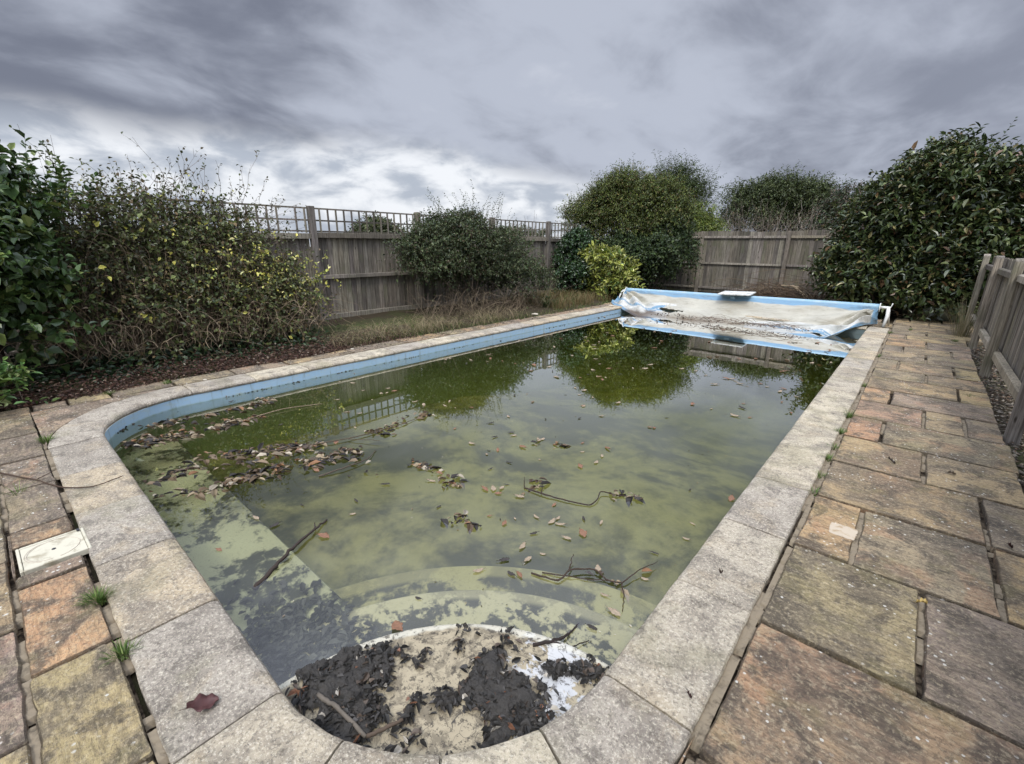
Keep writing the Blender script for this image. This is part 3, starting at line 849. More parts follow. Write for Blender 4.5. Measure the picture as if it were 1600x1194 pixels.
def leafy(gl, gt, P, D, Ln, per, size, ratio, cols, wts=None, droop=0.25, spread=1.0, twig_r=0.003, twig_c=(0.06, 0.045, 0.03), tip_cols=None, jit=0.2, sizejit=0.25):
    n = len(P); K = 5
    t = np.linspace(0, 1, K)[None, :, None]
    side = rng.normal(size=(n, 1, 3)) * 0.12
    path = P[:, None] + D[:, None] * Ln[:, None, None] * t + side * Ln[:, None, None] * t ** 2 + np.array([0, 0, -1.0]) * (droop * Ln[:, None, None] * t ** 2)
    if gt is not None:
        rad = twig_r * (1 - 0.75 * t[..., 0]) * np.ones((n, 1))
        tubes(gt, path, rad, np.array(twig_c) * (1 + rng.normal(size=(n, 1)) * .25).clip(.4, 1.8))
    tt = np.linspace(0.12, 1.0, per)
    seg = np.clip(tt * (K - 1), 0, K - 1 - 1e-6); a = seg.astype(int); f = seg - a
    pos = path[:, a] * (1 - f)[None, :, None] + path[:, a + 1] * f[None, :, None]
    tang = norm(path[:, a + 1] - path[:, a])
    ang = np.arange(per) * 2.4 + rng.random((n, 1)) * 6.28
    ref = np.where(np.abs(tang[..., 2:3]) > 0.9, np.array([1., 0, 0]), np.array([0, 0, 1.]))
    A = norm(np.cross(tang, ref)); B = np.cross(tang, A)
    rad_d = A * np.cos(ang)[..., None] + B * np.sin(ang)[..., None]
    LD = norm(rad_d * spread + tang * 0.65 + rng.normal(size=pos.shape) * 0.25)
    NN = norm(tang * 0.5 + np.array([0, 0, 0.9]) + rng.normal(size=pos.shape) * 0.35)
    m_ = n * per
    c = palette(m_, cols, wts, jit, 1.75).reshape(n, per, 3)
    c *= (1 + rng.normal(size=(n, 1, 1)) * 0.18).clip(.5, 1.6)
    if tip_cols is not None:
        tp = palette(m_, tip_cols, None, .15).reshape(n, per, 3); k = (tt[None, :, None] > 0.72)
        c = np.where(k, tp, c)
    sz = size * (1 + rng.normal(size=m_) * sizejit).clip(.4, 1.7)
    leaves(gl, pos.reshape(-1, 3), LD.reshape(-1, 3), NN.reshape(-1, 3), sz, sz * ratio, c.reshape(-1, 3))
def limbs(g, base, tops, r0=0.03, r1=0.008, col=(0.07, 0.055, 0.04), wob=0.12, sides=5, K=7):
    base = np.array(base, float); tops = np.array(tops, float); n = len(tops)
    st = base + np.c_[rng.normal(size=(n, 2)) * 0.12, np.zeros(n)]
    t = np.linspace(0, 1, K)[None, :, None]
    P = st[:, None] * (1 - t) + tops[:, None] * t
    P[:, :, 2] += 0.0
    P += rng.normal(size=P.shape) * wob * (t * (1 - t) * 2)
    tubes(g, P, r0 + (r1 - r0) * t[..., 0] * np.ones((n, 1)), np.tile(col, (n, 1)) * (1 + rng.normal(size=(n, 1)) * .2), sides)
def shrub(name, label, cat, clumps, n, per, size, ratio, cols, wts=None, group=None, up=0.5, L=(.25, .6), lo=.6, fill=0.5, sprays=(), tip_cols=None, m='leaf',
          droop=.25, seed=1, twig_r=.003, twig_c=(.06, .045, .03), trunk_c=(.07, .055, .04), trunk_r=.03, rough_amp=.5, nl=9, jit=.2, zmin=-.35, foliage='foliage', stem='stem', sub=9):
    bx, by = clumps[0][0], clumps[0][1]
    t = thing(name, label, cat, (bx, by, 0), group)
    o = np.array([bx, by, 0.])
    gl, gt = Geo(), Geo()
    C = [(c[0] - bx, c[1] - by) + tuple(c[2:]) for c in clumps]
    if sub:
        big = C; C = []
        for c in big:
            C.append((c[0], c[1], c[2], c[3] * .80, c[4] * .80, c[5] * .80))
            for q in range(sub):
                u = rand_dirs(1)[0]; u[2] = abs(u[2]) if u[2] < -.35 else u[2]; u[1] = -abs(u[1]) if q % 3 else u[1]
                rs = rng.uniform(.26, .44); C.append((c[0] + u[0] * c[3] * .80, c[1] + u[1] * c[4] * .80, c[2] + u[2] * c[5] * .80, c[3] * rs, c[4] * rs, c[5] * rs))
        w_s = np.array([1.0] * len(C))
    P, D, Ln = twig_field(C, n, up, L, lo, 1.0, seed, zmin, rough_amp)
    leafy(gl, gt, P, D, Ln, per, size, ratio, cols, wts, droop, twig_r=twig_r, twig_c=twig_c, tip_cols=tip_cols, jit=jit)
    if fill:
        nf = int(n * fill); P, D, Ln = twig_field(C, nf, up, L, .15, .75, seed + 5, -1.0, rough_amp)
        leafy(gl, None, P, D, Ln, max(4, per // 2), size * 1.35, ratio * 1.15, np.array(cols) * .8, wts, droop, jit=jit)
    for (x, y, z, dx_, dy_, dz_, ln, k) in sprays:     # upright shoots that break the outline
        P = np.array([[x - bx, y - by, z]]) + rng.normal(size=(k, 3)) * np.array([.16, .22, .08])
        D = norm(np.array([[dx_, dy_, dz_]]) + rng.normal(size=(k, 3)) * .16)
        leafy(gl, gt, P, D, ln * rng.uniform(.6, 1.1, k), max(8, int(per * 2.0)), size * .85, ratio, cols, wts, .05, twig_r=twig_r * 1.3, twig_c=twig_c, tip_cols=tip_cols, jit=jit)
    gb = Geo()
    tops = np.array([np.array(C[rng.integers(len(C))][:3]) + rng.normal(size=3) * np.array([.3, .3, .2]) for _ in range(nl)])
    limbs(gb, (0, 0, 0), tops, trunk_r, trunk_r * .35, trunk_c)
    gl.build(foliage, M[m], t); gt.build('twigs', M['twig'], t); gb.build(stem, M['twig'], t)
    return t

# ------------------------------------------------------------------ fences
WOODC = [(0.24, 0.215, 0.175), (0.28, 0.25, 0.205), (0.20, 0.18, 0.155), (0.31, 0.28, 0.23), (0.17, 0.152, 0.128), (0.25, 0.22, 0.175)]
def wc(k=1.0): 
    c = np.array(random.choice(WOODC)) * random.uniform(.78, 1.16) * k
    return c * np.array([1, random.uniform(.97, 1.02), random.uniform(.93, 1.04)])
FX = -8.7
POSTS = [-5.44, -3.01, -0.58, 1.85, 4.28, 6.71, 9.14, 11.57, 14.0]
def left_fence():
    t = thing('trellis_fence', 'long grey weathered board fence with square trellis top along the left of the pool', 'fence', (FX, 5, 0))
    def B(g, a, b, c, **k): box(g, (a[0] - 0, a[1] - 5, a[2]), (b[0], b[1] - 5, b[2]), c, **k)
    for y in POSTS:
        g = Geo(); B(g, (-.055, y - .055, -.2), (.055, y + .055, 2.135 + random.uniform(-.01, .01)), wc(1.05), bev=.006)
        g.build('post', M['wood'], t)
    ends = POSTS + [15.7]
    for k in range(len(POSTS)):
        y0, y1 = POSTS[k] + .055, ends[k + 1] - .055
        if POSTS[k] < -4: pass
        g = Geo(); y = y0 + .012; sag = random.uniform(-.01, .02)
        while y < y1 - .03:
            wd = random.uniform(.085, .125); wd = min(wd, y1 - y)
            tw = random.uniform(.0, .012)
            box(g, (-.075 - tw, y - 5, .06 + random.uniform(0, .01)), (-.058 + random.uniform(0, .006), y + wd - .008 - 5, 1.60 + random.uniform(-.012, .010)), wc(.95), rot=random.gauss(0, .09))
            y += wd
        g.build('board_panel', M['wood'], t)
        for (a, b, pr) in ((1.555, 1.65, .03), (.79, .86, .02), (.0, .10, .012)):
            g = Geo(); B(g, (-.056, y0 + .002, a + sag), (pr, y1 - .002, b + sag), wc(1.15), bev=.005); g.build('rail', M['wood'], t)
        g = Geo()
        for z in (1.672, 1.865, 2.075): B(g, (-.028, y0 + .001, z), (-.006, y1 - .001, z + .028), wc(.85))
        yy = y0 + .09; q = 0
        while yy < y1 - .05:
            if not (POSTS[k] == 1.85 and q in (11,)):
                B(g, (-.0055, yy, 1.655), (.016, yy + .028, 2.10), wc(.85))
            yy += .165; q += 1
        g.build('trellis', M['wood'], t)
left_fence()
def back_fence():
    YB = 15.8
    t = thing('board_fence', 'grey closeboard fence across the far end behind the cover reel', 'fence', (-3, YB, 0))
    px = [-8.05, -5.6, -3.12, -.68, 1.75, 4.2]
    for x in px:
        g = Geo(); box(g, (x + 3 - .05, -.10, -.2), (x + 3 + .05, 0.0, 1.9), wc(1.1), bev=.005); g.build('post', M['wood'], t)
    for k in range(len(px) - 1):
        g = Geo(); x = px[k] + 3 - .05
        while x < px[k + 1] + 3 - .05:
            wd = random.uniform(.09, .12)
            zt = 1.9 + .02 * math.sin(x * 2.1) + random.uniform(-.005, .005)
            box(g, (x, .002, .02), (x + wd - .003, .018 + random.uniform(0, .012), zt), wc(.85), rot=random.gauss(0, .035)); x += wd
        g.build('board_panel', M['wood'], t)
        for (a, b) in ((1.70, 1.765), (.90, .955), (.12, .18)):
            g = Geo(); box(g, (px[k] + 3 + .052, -.05, a), (px[k + 1] + 3 - .052, -.012, b), wc(1.2), bev=.004); g.build('rail', M['wood'], t)
back_fence()
def right_fence():
    XB = .88
    t = thing('picket_fence', 'low pale weathered board fence with round topped posts on the right of the patio', 'fence', (XB, 8, 0))
    ps = [-1.5, .8, 3.07, 5.34, 7.98, 10.1, 12.2]
    for y in ps:
        g = Geo(); box(g, (-.10, y - 8 - .05, -.2), (-.012, y - 8 + .05, 1.34), wc(1.25), bev=.004)
        # rounded top
        A = np.radians(np.linspace(0, 180, 9)); r = .05
        pr = [(math.cos(a) * r, math.sin(a) * r * .8) for a in A]
        V = [(-.10, y - 8 + a, 1.335 + b) for a, b in pr] + [(-.012, y - 8 + a, 1.335 + b) for a, b in pr]
        g.add(V, [list(range(9)), list(range(17, 8, -1))] + [[i, i + 9, i + 10, i + 1] for i in range(8)], wc(1.3))
        g.build('post', M['wood'], t)
    for k in range(len(ps) - 1):
        g = Geo(); y = ps[k] - 8 - .04
        while y < ps[k + 1] - 8 - .05:
            wd = random.uniform(.075, .1)
            box(g, (.03 + random.uniform(0, .006), y, .10 + random.uniform(-.02, .02)), (.052, y + wd - .006, 1.33 + random.uniform(-.012, .012)), wc(1.05), rot=random.gauss(0, .07), bev=.003); y += wd
        g.build('board_panel', M['wood'], t)
        for (a, b) in ((1.12, 1.20), (.20, .29)):
            g = Geo(); box(g, (-.045, ps[k] - 8 + .052, a), (.022, ps[k + 1] - 8 - .052, b), wc(1.45), bev=.012); g.build('rail', M['wood'], t)
right_fence()

# ------------------------------------------------------------------ cover reel and cover
def cover_reel():
    YR, ZR = 11.42, 0.33
    t = thing('pool_cover_reel', 'blue and cream pool cover half unrolled from its white reel at the far end', 'pool cover', (-3.2, YR, 0))
    o = np.array([-3.2, YR, 0])
    x0, x1 = -5.9, -0.5
    # wound roll
    g = Geo(); K = 60; xs = np.linspace(x0, x1, K)
    P = np.stack([xs, YR + .006 * np.sin(xs * 2.3), ZR - .012 * np.sin((xs - x0) / (x1 - x0) * np.pi) * 0 + (xs - x0) * .009 - .02], 1) - o
    tubes(g, P[None], (.062 + .004 * fbm(np.c_[xs * 3, xs * 0], 4)).reshape(1, -1), (.4, .6, .7), 16)
    g.build('roll', M['blue_vinyl'], t, True)
    for x, nm in ((x0 - .012, 0), (x1 + .002, 1)):
        g = Geo(); tubes(g, np.array([[[x, YR, ZR + nm * .045 - .02], [x + .014, YR, ZR + nm * .045 - .02]]]) - o, np.array([[.085, .085]]), (.8, .8, .8), 20); g.build('end_disc', M['white_pipe'], t)
    # right stand
    g = Geo()
    zc = ZR + .03
    tubes(g, np.array([[[x1 + .016, YR, zc], [x1 + .17, YR, zc]]]) - o, np.array([[.026, .026]]), (.8, .8, .8), 10)
    tubes(g, np.array([[[x1 + .14, YR, zc + .02], [x1 + .15, YR - .02, .2], [x1 + .13, YR - .09, .0]]]) - o, np.array([[.03, .03, .026]]), (.8, .8, .8), 10)
    tubes(g, np.array([[[x1 + .155, YR, zc], [x1 + .17, YR + .05, .2], [x1 + .2, YR + .14, .0]]]) - o, np.array([[.016, .016, .016]]), (.8, .8, .8), 8)
    tubes(g, np.array([[[x1 + .171, YR, zc], [x1 + .19, YR, zc + .09]]]) - o, np.array([[.008, .008]]), (.8, .8, .8), 8)
    g.build('stand', M['white_pipe'], t, True)
    g = Geo()
    zl = ZR - .02
    A = np.linspace(0, 1, 9)
    tubes(g, (np.stack([x0 - .012 - .16 * A ** .6 * (A < 2), YR - .1 * A, zl - A ** 2.4 * .3], 1) - o)[None], np.full((1, 9), .022), (.8, .8, .8), 8)
    tubes(g, (np.stack([x0 - .05 - .0 * A, YR - .16 * A, zl - A ** 1.5 * .3], 1) - o)[None], np.full((1, 9), .016), (.8, .8, .8), 8)
    g.build('stand', M['white_pipe'], t, True)
    # sheet: from the roll down and forward into the water
    NU, NV = 300, 60
    fu = [0, .05, .17, .27, .36, .48, .60, .72, .84, .92, .965, 1.0]
    fx = [-6.02, -5.85, -4.85, -4.33, -3.86, -3.30, -2.70, -2.06, -1.46, -1.13, -.80, -.47]
    fy = [10.84, 10.62, 10.0, 10.03, 10.0, 10.12, 10.18, 10.09, 10.05, 10.08, 10.75, 11.5]
    fz = [.022, .012, -.15, -.165, -.17, -.17, -.17, -.165, -.15, -.14, .0, .07]
    us = np.linspace(0, 1, NU); vs = np.linspace(0, 1, NV)
    U, Vv = np.meshgrid(us, vs, indexing='ij')
    EX, EY, EZ = (np.interp(us, fu, q)[:, None] for q in (fx, fy, fz))
    TX = x0 + .01 + (x1 - x0 - .02) * us[:, None]
    tz = ZR - .02 + (TX - x0) * .009 + .02
    # profile: steep drop off the roll then a slack belly towards the edge
    prof_y = Vv ** 1.15; prof_z = 1 - (1 - Vv) ** 1.55
    X = TX * (1 - Vv ** 1.2) + EX * Vv ** 1.2
    Y = (YR - .062) * (1 - prof_y) + EY * prof_y
    Z = tz * (1 - prof_z) + EZ * prof_z
    mid = np.sin(np.pi * U)
    amp = np.sin(np.pi * np.clip(Vv, 0, 1)) ** .8
    # folds fanning from the two anchored corners
    ang1 = np.arctan2(Vv * 1.3, U * 5.4 + .08); ang2 = np.arctan2(Vv * 1.3, (1 - U) * 5.4 + .08)
    fold = np.sin(ang1 * 17 + 1.0 + 2 * U) * np.exp(-U * 3.2) + np.sin(ang2 * 15 + .5) * np.exp(-(1 - U) * 2.8)
    fold += .35 * np.sin(Vv * 9 + U * 3 + 2 * np.sin(U * 5)) * mid
    nn = fbm(np.c_[(U * 9).ravel(), (Vv * 4).ravel()], 21).reshape(U.shape) - .5
    Z = Z + amp * (fold * .075 + nn * .09)
    Y = Y - amp * (fold * .04 + nn * .06)
    Z = Z - .05 * mid * amp
    sR = np.clip((U - .52) * 5, 0, 1); sL = np.clip((.32 - U) * 5, 0, 1)
    rid = sR * np.exp(-((Vv + .55 * (.97 - U) - .62) / .05) ** 2) + sL * np.exp(-((Vv + .9 * (U - .02) - .50) / .05) ** 2)
    val = sR * np.exp(-((Vv + .55 * (.97 - U) - .50) / .045) ** 2) + sL * np.exp(-((Vv + .9 * (U - .02) - .40) / .04) ** 2)
    Z = Z + amp * (.055 * rid - .05 * val); Y = Y - .05 * rid
    pl = np.abs(2 * fbm(np.c_[(U * 6 + Vv * 1.5).ravel(), (Vv * 3.2 - U * 1.0).ravel()], 61, 4).reshape(U.shape) - 1)
    Z = Z - amp * (.06 - pl * .16).clip(-.02, .08); Y = Y + amp * (pl - .2) * .10
    # rolled lip along the front edge near both corners
    Z += .035 * np.exp(-((Vv - .93) / .05) ** 2) * (1 - mid)
    c = np.empty(U.shape + (3,)); c[:] = sr(190, 186, 170)
    c *= (.86 + .28 * fbm(np.c_[(U * 14).ravel(), (Vv * 3).ravel()], 33).reshape(U.shape))[..., None]
    blue = np.array(sr(122, 158, 182)); white = np.array(sr(210, 210, 202)); brown = np.array(sr(110, 92, 70))
    wr = Vv + .55 * (.97 - U); wl = Vv + .9 * (U - .02)          # stripe lines that slant down to the two corners
    fray = (fbm(np.c_[(U * 40).ravel(), (Vv * 9).ravel()], 71).reshape(U.shape) - .5) * .07
    rt = (U > .60 + fray * 2); lt = (U < .26 + fray * 2)
    c[rt & (wr > .60 + fray)] = white; c[lt & (wl > .50 + fray)] = white
    hem = (rt & (wr > .74 + fray) & (wr < .84 + fray)) | (rt & (Vv > .90)) | (lt & (wl > .60 + fray) & (wl < .72 + fray)) | (lt & (Vv > .90)); c[hem] = blue
    hem2 = (rt & (wr > .775 + fray) & (wr < .79 + fray)) | (lt & (wl > .655 + fray) & (wl < .67 + fray)); c[hem2] = white
    c[(Vv < .10)] = blue
    c[(U < .012) | (U > .988)] = blue * 1.1
    br = np.exp(-((Vv - .62 - .12 * np.sin(U * 4)) / .10) ** 2) * np.clip((U - .18) * 6, 0, 1) * np.clip((.80 - U) * 5, 0, 1)
    br = np.clip(br * (.5 + 1.1 * fbm(np.c_[(U * 12).ravel(), (Vv * 8).ravel()], 41).reshape(U.shape)), 0, 1)[..., None]
    c = c * (1 - br) + brown * br
    g = Geo()
    P = np.stack([X, Y, Z], -1).reshape(-1, 3) - o
    k = np.arange(NU - 1)[:, None] * NV + np.arange(NV - 1)[None]
    F = np.stack([k, k + NV, k + NV + 1, k + 1], -1).reshape(-1, 4)
    # torn holes
    hu = (U[:-1, :-1]).ravel(); hv = Vv[:-1, :-1].ravel()
    h1 = ((hu - .26 + (hv - .55) * .5) / .085) ** 2 + ((hv - .50 - (hu - .26) * .9) / .05) ** 2 < .7 + .6 * fbm(np.c_[hu * 60, hv * 30], 51)
    h2 = ((hu - .865) / .035) ** 2 + ((hv - .83) / .05) ** 2 < .6 + .5 * fbm(np.c_[hu * 60, hv * 30], 52)
    F = F[~(h1 | h2)]
    g.add(P, F, c.reshape(-1, 3)); g.build('cover_sheet', M['cover'], t, True)
    # blue strap over the roll
    g = Geo(); box(g, (-3.22 + 3.2, -.10, .12), (-3.12 + 3.2, -.085, .36), bev=.004); g.build('strap', M['blue_vinyl'], t)
    # board lying on the roll
    b = thing('board', 'cracked white weathered board lying across the rolled pool cover', 'board', (-3.12, 11.42, .435))
    b.rotation_euler = (R(1), R(-1.5), R(4))
    g = Geo()
    for (a, c_) in ((-.34, -.115), (-.11, .12), (.125, .34)):
        n = 12; xs_ = np.linspace(a, c_, n); top = np.r_[.34 + rng.normal(size=n) * .01]; bot = np.r_[-.34 + rng.normal(size=n) * .012]
        V = [(x, y, .010) for x, y in zip(xs_, bot)] + [(x, y, .012) for x, y in zip(xs_, top)] + [(x, y, -.012) for x, y in zip(xs_, bot)] + [(x, y, -.012) for x, y in zip(xs_, top)]
        F = [[i, i + 1, n + i + 1, n + i] for i in range(n - 1)] + [[2 * n + i + 1, 2 * n + i, 3 * n + i, 3 * n + i + 1] for i in range(n - 1)] + [[2 * n + i, 2 * n + i + 1, i + 1, i] for i in range(n - 1)] + [[n + i, n + i + 1, 3 * n + i + 1, 3 * n + i] for i in range(n - 1)] + [[0, n, 3 * n, 2 * n], [n - 1, 3 * n - 1, 4 * n - 1, 2 * n - 1]]
        g.add(V, F, (.6, .6, .6))
    g.build('panel', M['board_white'], b)
    g = Geo(); box(g, (-.32, -.03, -.034), (.32, .03, -.0125), wc()); box(g, (-.32, .22, -.034), (.32, .27, -.0125), wc()); g.build('batten', M['wood'], b)
cover_reel()

# ------------------------------------------------------------------ skimmer lid
def skimmer():
    t = thing('skimmer_lid', 'square white plastic skimmer lid set in the paving beside the coping', 'skimmer lid', (-3.03, -.048, -0.004), rz=R(1))
    g = Geo(); h = .128
    for (a, b) in (((-h, -h), (h, -h + .013)), ((-h, h - .013), (h, h)), ((-h, -h + .013), (-h + .013, h - .013)), ((h - .013, -h + .013), (h, h - .013))):
        box(g, (a[0], a[1], -.02), (b[0], b[1], .010), bev=.003)
    g.build('frame', M['white_plastic'], t)
    g = Geo(); box(g, (-h + .015, -h + .015, -.02), (h - .015, h - .015, .006)); g.build('cover_plate', M['white_plastic'], t)
    g = Geo()
    A = np.radians(np.linspace(8, 352, 60)); r_ = .098
    tubes(g, np.stack([np.cos(A) * r_, np.sin(A) * r_, np.full(60, .0068)], 1)[None], np.full((1, 60), .0022), (.5, .5, .5), 5)
    A = np.radians(np.linspace(200, 330, 30))
    tubes(g, np.stack([np.cos(A) * .106, np.sin(A) * .106, np.full(30, .0068)], 1)[None], np.full((1, 30), .0016), (.5, .5, .5), 5)
    g.build('ring', M['cement'], t)
    g = Geo(); tubes(g, np.array([[[0, 0, .004], [0, 0, .0085]]]), np.array([[.009, .008]]), (.5, .5, .5), 12); g.build('finger_hole', M['dark_metal'], t)
    g = Geo(); box(g, (-h + .004, h - .028, .0102), (-h + .03, h - .016, .014)); g.build('screw', M['dark_metal'], t)
skimmer()

# ------------------------------------------------------------------ shrubs and trees
DARK = [(0.016, 0.034, 0.012), (0.026, 0.050, 0.016), (0.040, 0.070, 0.022), (0.030, 0.040, 0.016)]
OLIVE = [(0.070, 0.090, 0.022), (0.100, 0.115, 0.028), (0.042, 0.060, 0.018), (0.115, 0.090, 0.035)]
def build_vegetation():
    # broad-leaved shrub by the left edge
    shrub('leafy_shrub', 'tall bright green broad leaved shrub at the left edge, tops above the fence', 'shrub',
          [(-7.15, -.15, 1.15, .55, .75, 1.0), (-7.3, .1, 1.9, .45, .45, .5), (-6.95, .12, .9, .5, .5, .85), (-7.2, -.9, 1.2, .7, .6, 1.1), (-7.0, -.1, 1.6, .55, .55, .7)], 1700, 12, .085, .62,
          [(0.034, 0.062, 0.018), (0.060, 0.098, 0.028), (0.026, 0.046, 0.016), (0.12, 0.15, 0.045)], [4, 4, 2.5, 1.6], m='glossy_leaf', L=(.2, .45), lo=.55, up=.35, droop=.35, fill=.6,
          sprays=[(-7.2, .4, 1.8, .05, .1, 1, .6, 9), (-7.2, .62, 1.7, .05, .2, 1, .5, 5), (-7.2, -.1, 2.1, .0, -.1, 1, .6, 5), (-7.2, -.6, 2.1, 0, 0, 1, .6, 5)], seed=3)
    # low plant at the left edge
    shrub('low_plant', 'small light green leafy plant at the patio corner on the far left', 'plant', [(-6.13, -.22, .12, .30, .26, .22), (-6.3, -.5, .2, .35, .3, .28)], 150, 8, .075, .42,
          [(0.05, 0.10, 0.025), (0.09, 0.14, 0.035), (0.17, 0.20, 0.08)], [3, 3, 1], L=(.12, .28), up=.7, fill=.3, seed=5, trunk_r=.006, nl=4, sub=0)
    # bramble tangle in front of the fence
    t = thing('bramble_thicket', 'wide tangled half bare bramble thicket spilling over the trellis behind the left corner', 'bramble', (-7.4, 2.0, 0))
    gl, gt, gc = Geo(), Geo(), Geo()
    cl = [(-.35, -.55, .95, .60, 1.0, .95), (-.35, .35, 1.0, .60, .85, .95), (-.2, .95, .55, .5, .5, .6), (.05, -.3, .5, .55, 1.3, .5), (.0, .6, .45, .5, .8, .45), (-.5, -1.2, 1.1, .5, .6, 1.0), (-.45, -.5, 1.6, .35, .5, .4), (-.45, .3, 1.55, .35, .4, .35), (-.15, 1.1, .62, .4, .35, .5)]
    P, D, Ln = twig_field(cl, 3700, .35, (.2, .6), .4, 1.0, 11, -.6, .8)
    leafy(gl, gt, P, D, Ln, 7, .048, .62, [(0.05, 0.065, 0.02), (0.085, 0.10, 0.032), (0.045, 0.045, 0.02), (0.22, 0.21, 0.05), (0.11, 0.08, 0.04)], [4, 4, 3, .6, 1.6], .4, twig_r=.0028, twig_c=(.095, .072, .048))
    P, D, Ln = twig_field(cl[:4] + cl[5:6], 1000, .2, (.3, .7), .2, .8, 12, -1, .5)
    leafy(gl, gt, P, D, Ln, 5, .06, .6, [(0.03, 0.042, 0.015), (0.05, 0.05, 0.02)], None, .4, twig_r=.0035, twig_c=(.075, .058, .042))
    # patch of yellowing leaves
    for (a, b, c_, s_) in ((.25, .85, 1.05, .28), (.2, 1.3, .82, .2), (.25, .3, 1.1, .35)):
        P = np.array([a, b, c_]) + rng.normal(size=(46, 3)) * np.array([.1, s_, s_ * .7]); D = rand_dirs(46)
        leafy(gl, None, P, D, np.full(46, .12), 4, .048, .6, [(0.34, 0.31, 0.07), (0.22, 0.24, 0.06), (0.42, 0.38, 0.16)])
    # arching canes
    def canes(n, c0, col, rr, hmax, reach, box_):
        K = 14; tt = np.linspace(0, 1, K)[None, :, None]
        st = np.c_[rng.uniform(box_[0], box_[1], n), rng.uniform(box_[2], box_[3], n), rng.uniform(0, .25, n)]
        a = rng.uniform(-1.4, 1.7, n); dirx = np.c_[np.cos(a) * reach * .55, np.sin(a) * reach, np.zeros(n)] * rng.uniform(.3, 1.1, (n, 1))
        H = rng.uniform(.35, 1.0, n)[:, None, None] * hmax
        Pn = st[:, None] + dirx[:, None] * tt + np.array([0, 0, 1.]) * (H * (1.9 * tt - 1.55 * tt ** 2.2)) + rng.normal(size=(n, 1, 3)) * .1 * np.sin(tt * 5)
        Pn += rng.normal(size=Pn.shape) * .008
        Pn[..., 2] = np.maximum(Pn[..., 2], .02)
        tubes(gc, Pn, rr * (1 - .6 * tt[..., 0]) * np.ones((n, 1)), np.array(col) * (1 + rng.normal(size=(n, 1)) * .25).clip(.4, 1.7))
    canes(260, 0, (.12, .085, .055), .0042, 1.15, 1.0, (-.6, .35, -1.7, 1.35))
    canes(110, 0, (.26, .20, .125), .0046, .75, .85, (.0, .55, -1.6, 1.4))
    canes(160, 0, (.10, .065, .045), .004, 1.6, .8, (-.8, .1, -1.6, 1.2))
    canes(380, 0, (.15, .11, .068), .0036, 2.2, .9, (-.7, .15, -1.6, 1.1))
    canes(120, 0, (.30, .23, .15), .005, .9, .9, (.05, .45, -1.6, 1.3))
    # whips over the trellis
    n = 120; K = 10; tt = np.linspace(0, 1, K)[None, :, None]
    st = np.c_[rng.uniform(-.75, -.2, n), rng.uniform(-1.25, 1.25, n), rng.uniform(1.3, 1.75, n)]
    dr = np.c_[rng.normal(size=n) * .12, rng.normal(size=n) * .35 + .1, rng.uniform(.35, 1.25, n) - .25 * (st[:, 1] > .8)]
    Pn = st[:, None] + dr[:, None] * tt + np.array([0, 0, -1.]) * .15 * tt ** 2 + rng.normal(size=(n, K, 3)) * .016
    tubes(gc, Pn, .0042 * (1 - .6 * tt[..., 0]) * np.ones((n, 1)), np.array((.14, .11, .085)) * (1 + rng.normal(size=(n, 1)) * .2).clip(.4, 1.7))
    for q in range(3):
        leafy(gl, gt, Pn[:, 4 + 2 * q], norm(dr + rng.normal(size=(n, 3)) * .3), rng.uniform(.08, .24, n), 3, .04, .55, [(0.05, 0.06, 0.025), (0.075, 0.075, 0.035), (0.09, 0.07, 0.04)], twig_r=.002, twig_c=(.12, .095, .075))
    gl.build('foliage', M['leaf'], t); gt.build('twigs', M['twig'], t); gc.build('canes', M['twig'], t)

    # cotoneaster mound
    shrub('cotoneaster_bush', 'dense dark small leaved bush leaning on the middle of the trellis fence', 'bush',
          [(-7.75, 7.35, 1.05, .70, .95, .8), (-7.6, 8.4, 1.0, .75, .95, .75), (-7.75, 6.35, 1.1, .6, .75, .6), (-7.8, 6.7, 1.5, .5, .6, .45), (-7.45, 8.9, .6, .75, .8, .55), (-7.9, 7.6, 1.65, .5, .6, .45)], 5000, 11, .042, .52,
          [(0.028, 0.042, 0.016), (0.048, 0.064, 0.024), (0.075, 0.088, 0.040), (0.060, 0.045, 0.026)], [4, 4, 2.5, 1.3], L=(.15, .42), lo=.62, up=.4, droop=.3, fill=.4, twig_r=.0022, rough_amp=.75,
          sprays=[(-7.8, 7.1, 1.7, 0, -.3, 1, .95, 13), (-7.8, 7.7, 1.7, 0, .1, 1, 1.0, 13), (-7.8, 8.2, 1.6, 0, .35, 1, .95, 12), (-7.8, 6.5, 1.45, 0, -.5, .9, .5, 7), (-7.8, 9.0, 1.45, 0, .6, .7, .45, 7), (-7.4, 6.0, .95, .2, -.9, .45, .5, 9)], seed=21, trunk_c=(.11, .085, .06))
    # dead stems at the foot of it
    t = thing('dead_stems', 'tangle of bleached dead stems at the foot of the dark small leaved bush', 'dead stems', (-7.1, 6.6, 0))
    g = Geo(); n = 420; K = 9; tt = np.linspace(0, 1, K)[None, :, None]
    st = np.c_[rng.normal(size=n) * .2, rng.uniform(-1.3, 2.6, n), np.zeros(n)]
    dr = np.c_[rng.normal(size=n) * .22, rng.normal(size=n) * .35, rng.uniform(.25, .85, n)]
    Pn = st[:, None] + dr[:, None] * tt + np.array([0, 0, -1.]) * .2 * tt ** 2.5 + rng.normal(size=(n, 1, 3)) * .06 * np.sin(tt * 4)
    tubes(g, Pn, .0038 * (1 - .6 * tt[..., 0]) * np.ones((n, 1)), palette(n, [(.24, .19, .12), (.16, .12, .08), (.10, .075, .05)])); g.build('stem', M['twig'], t)

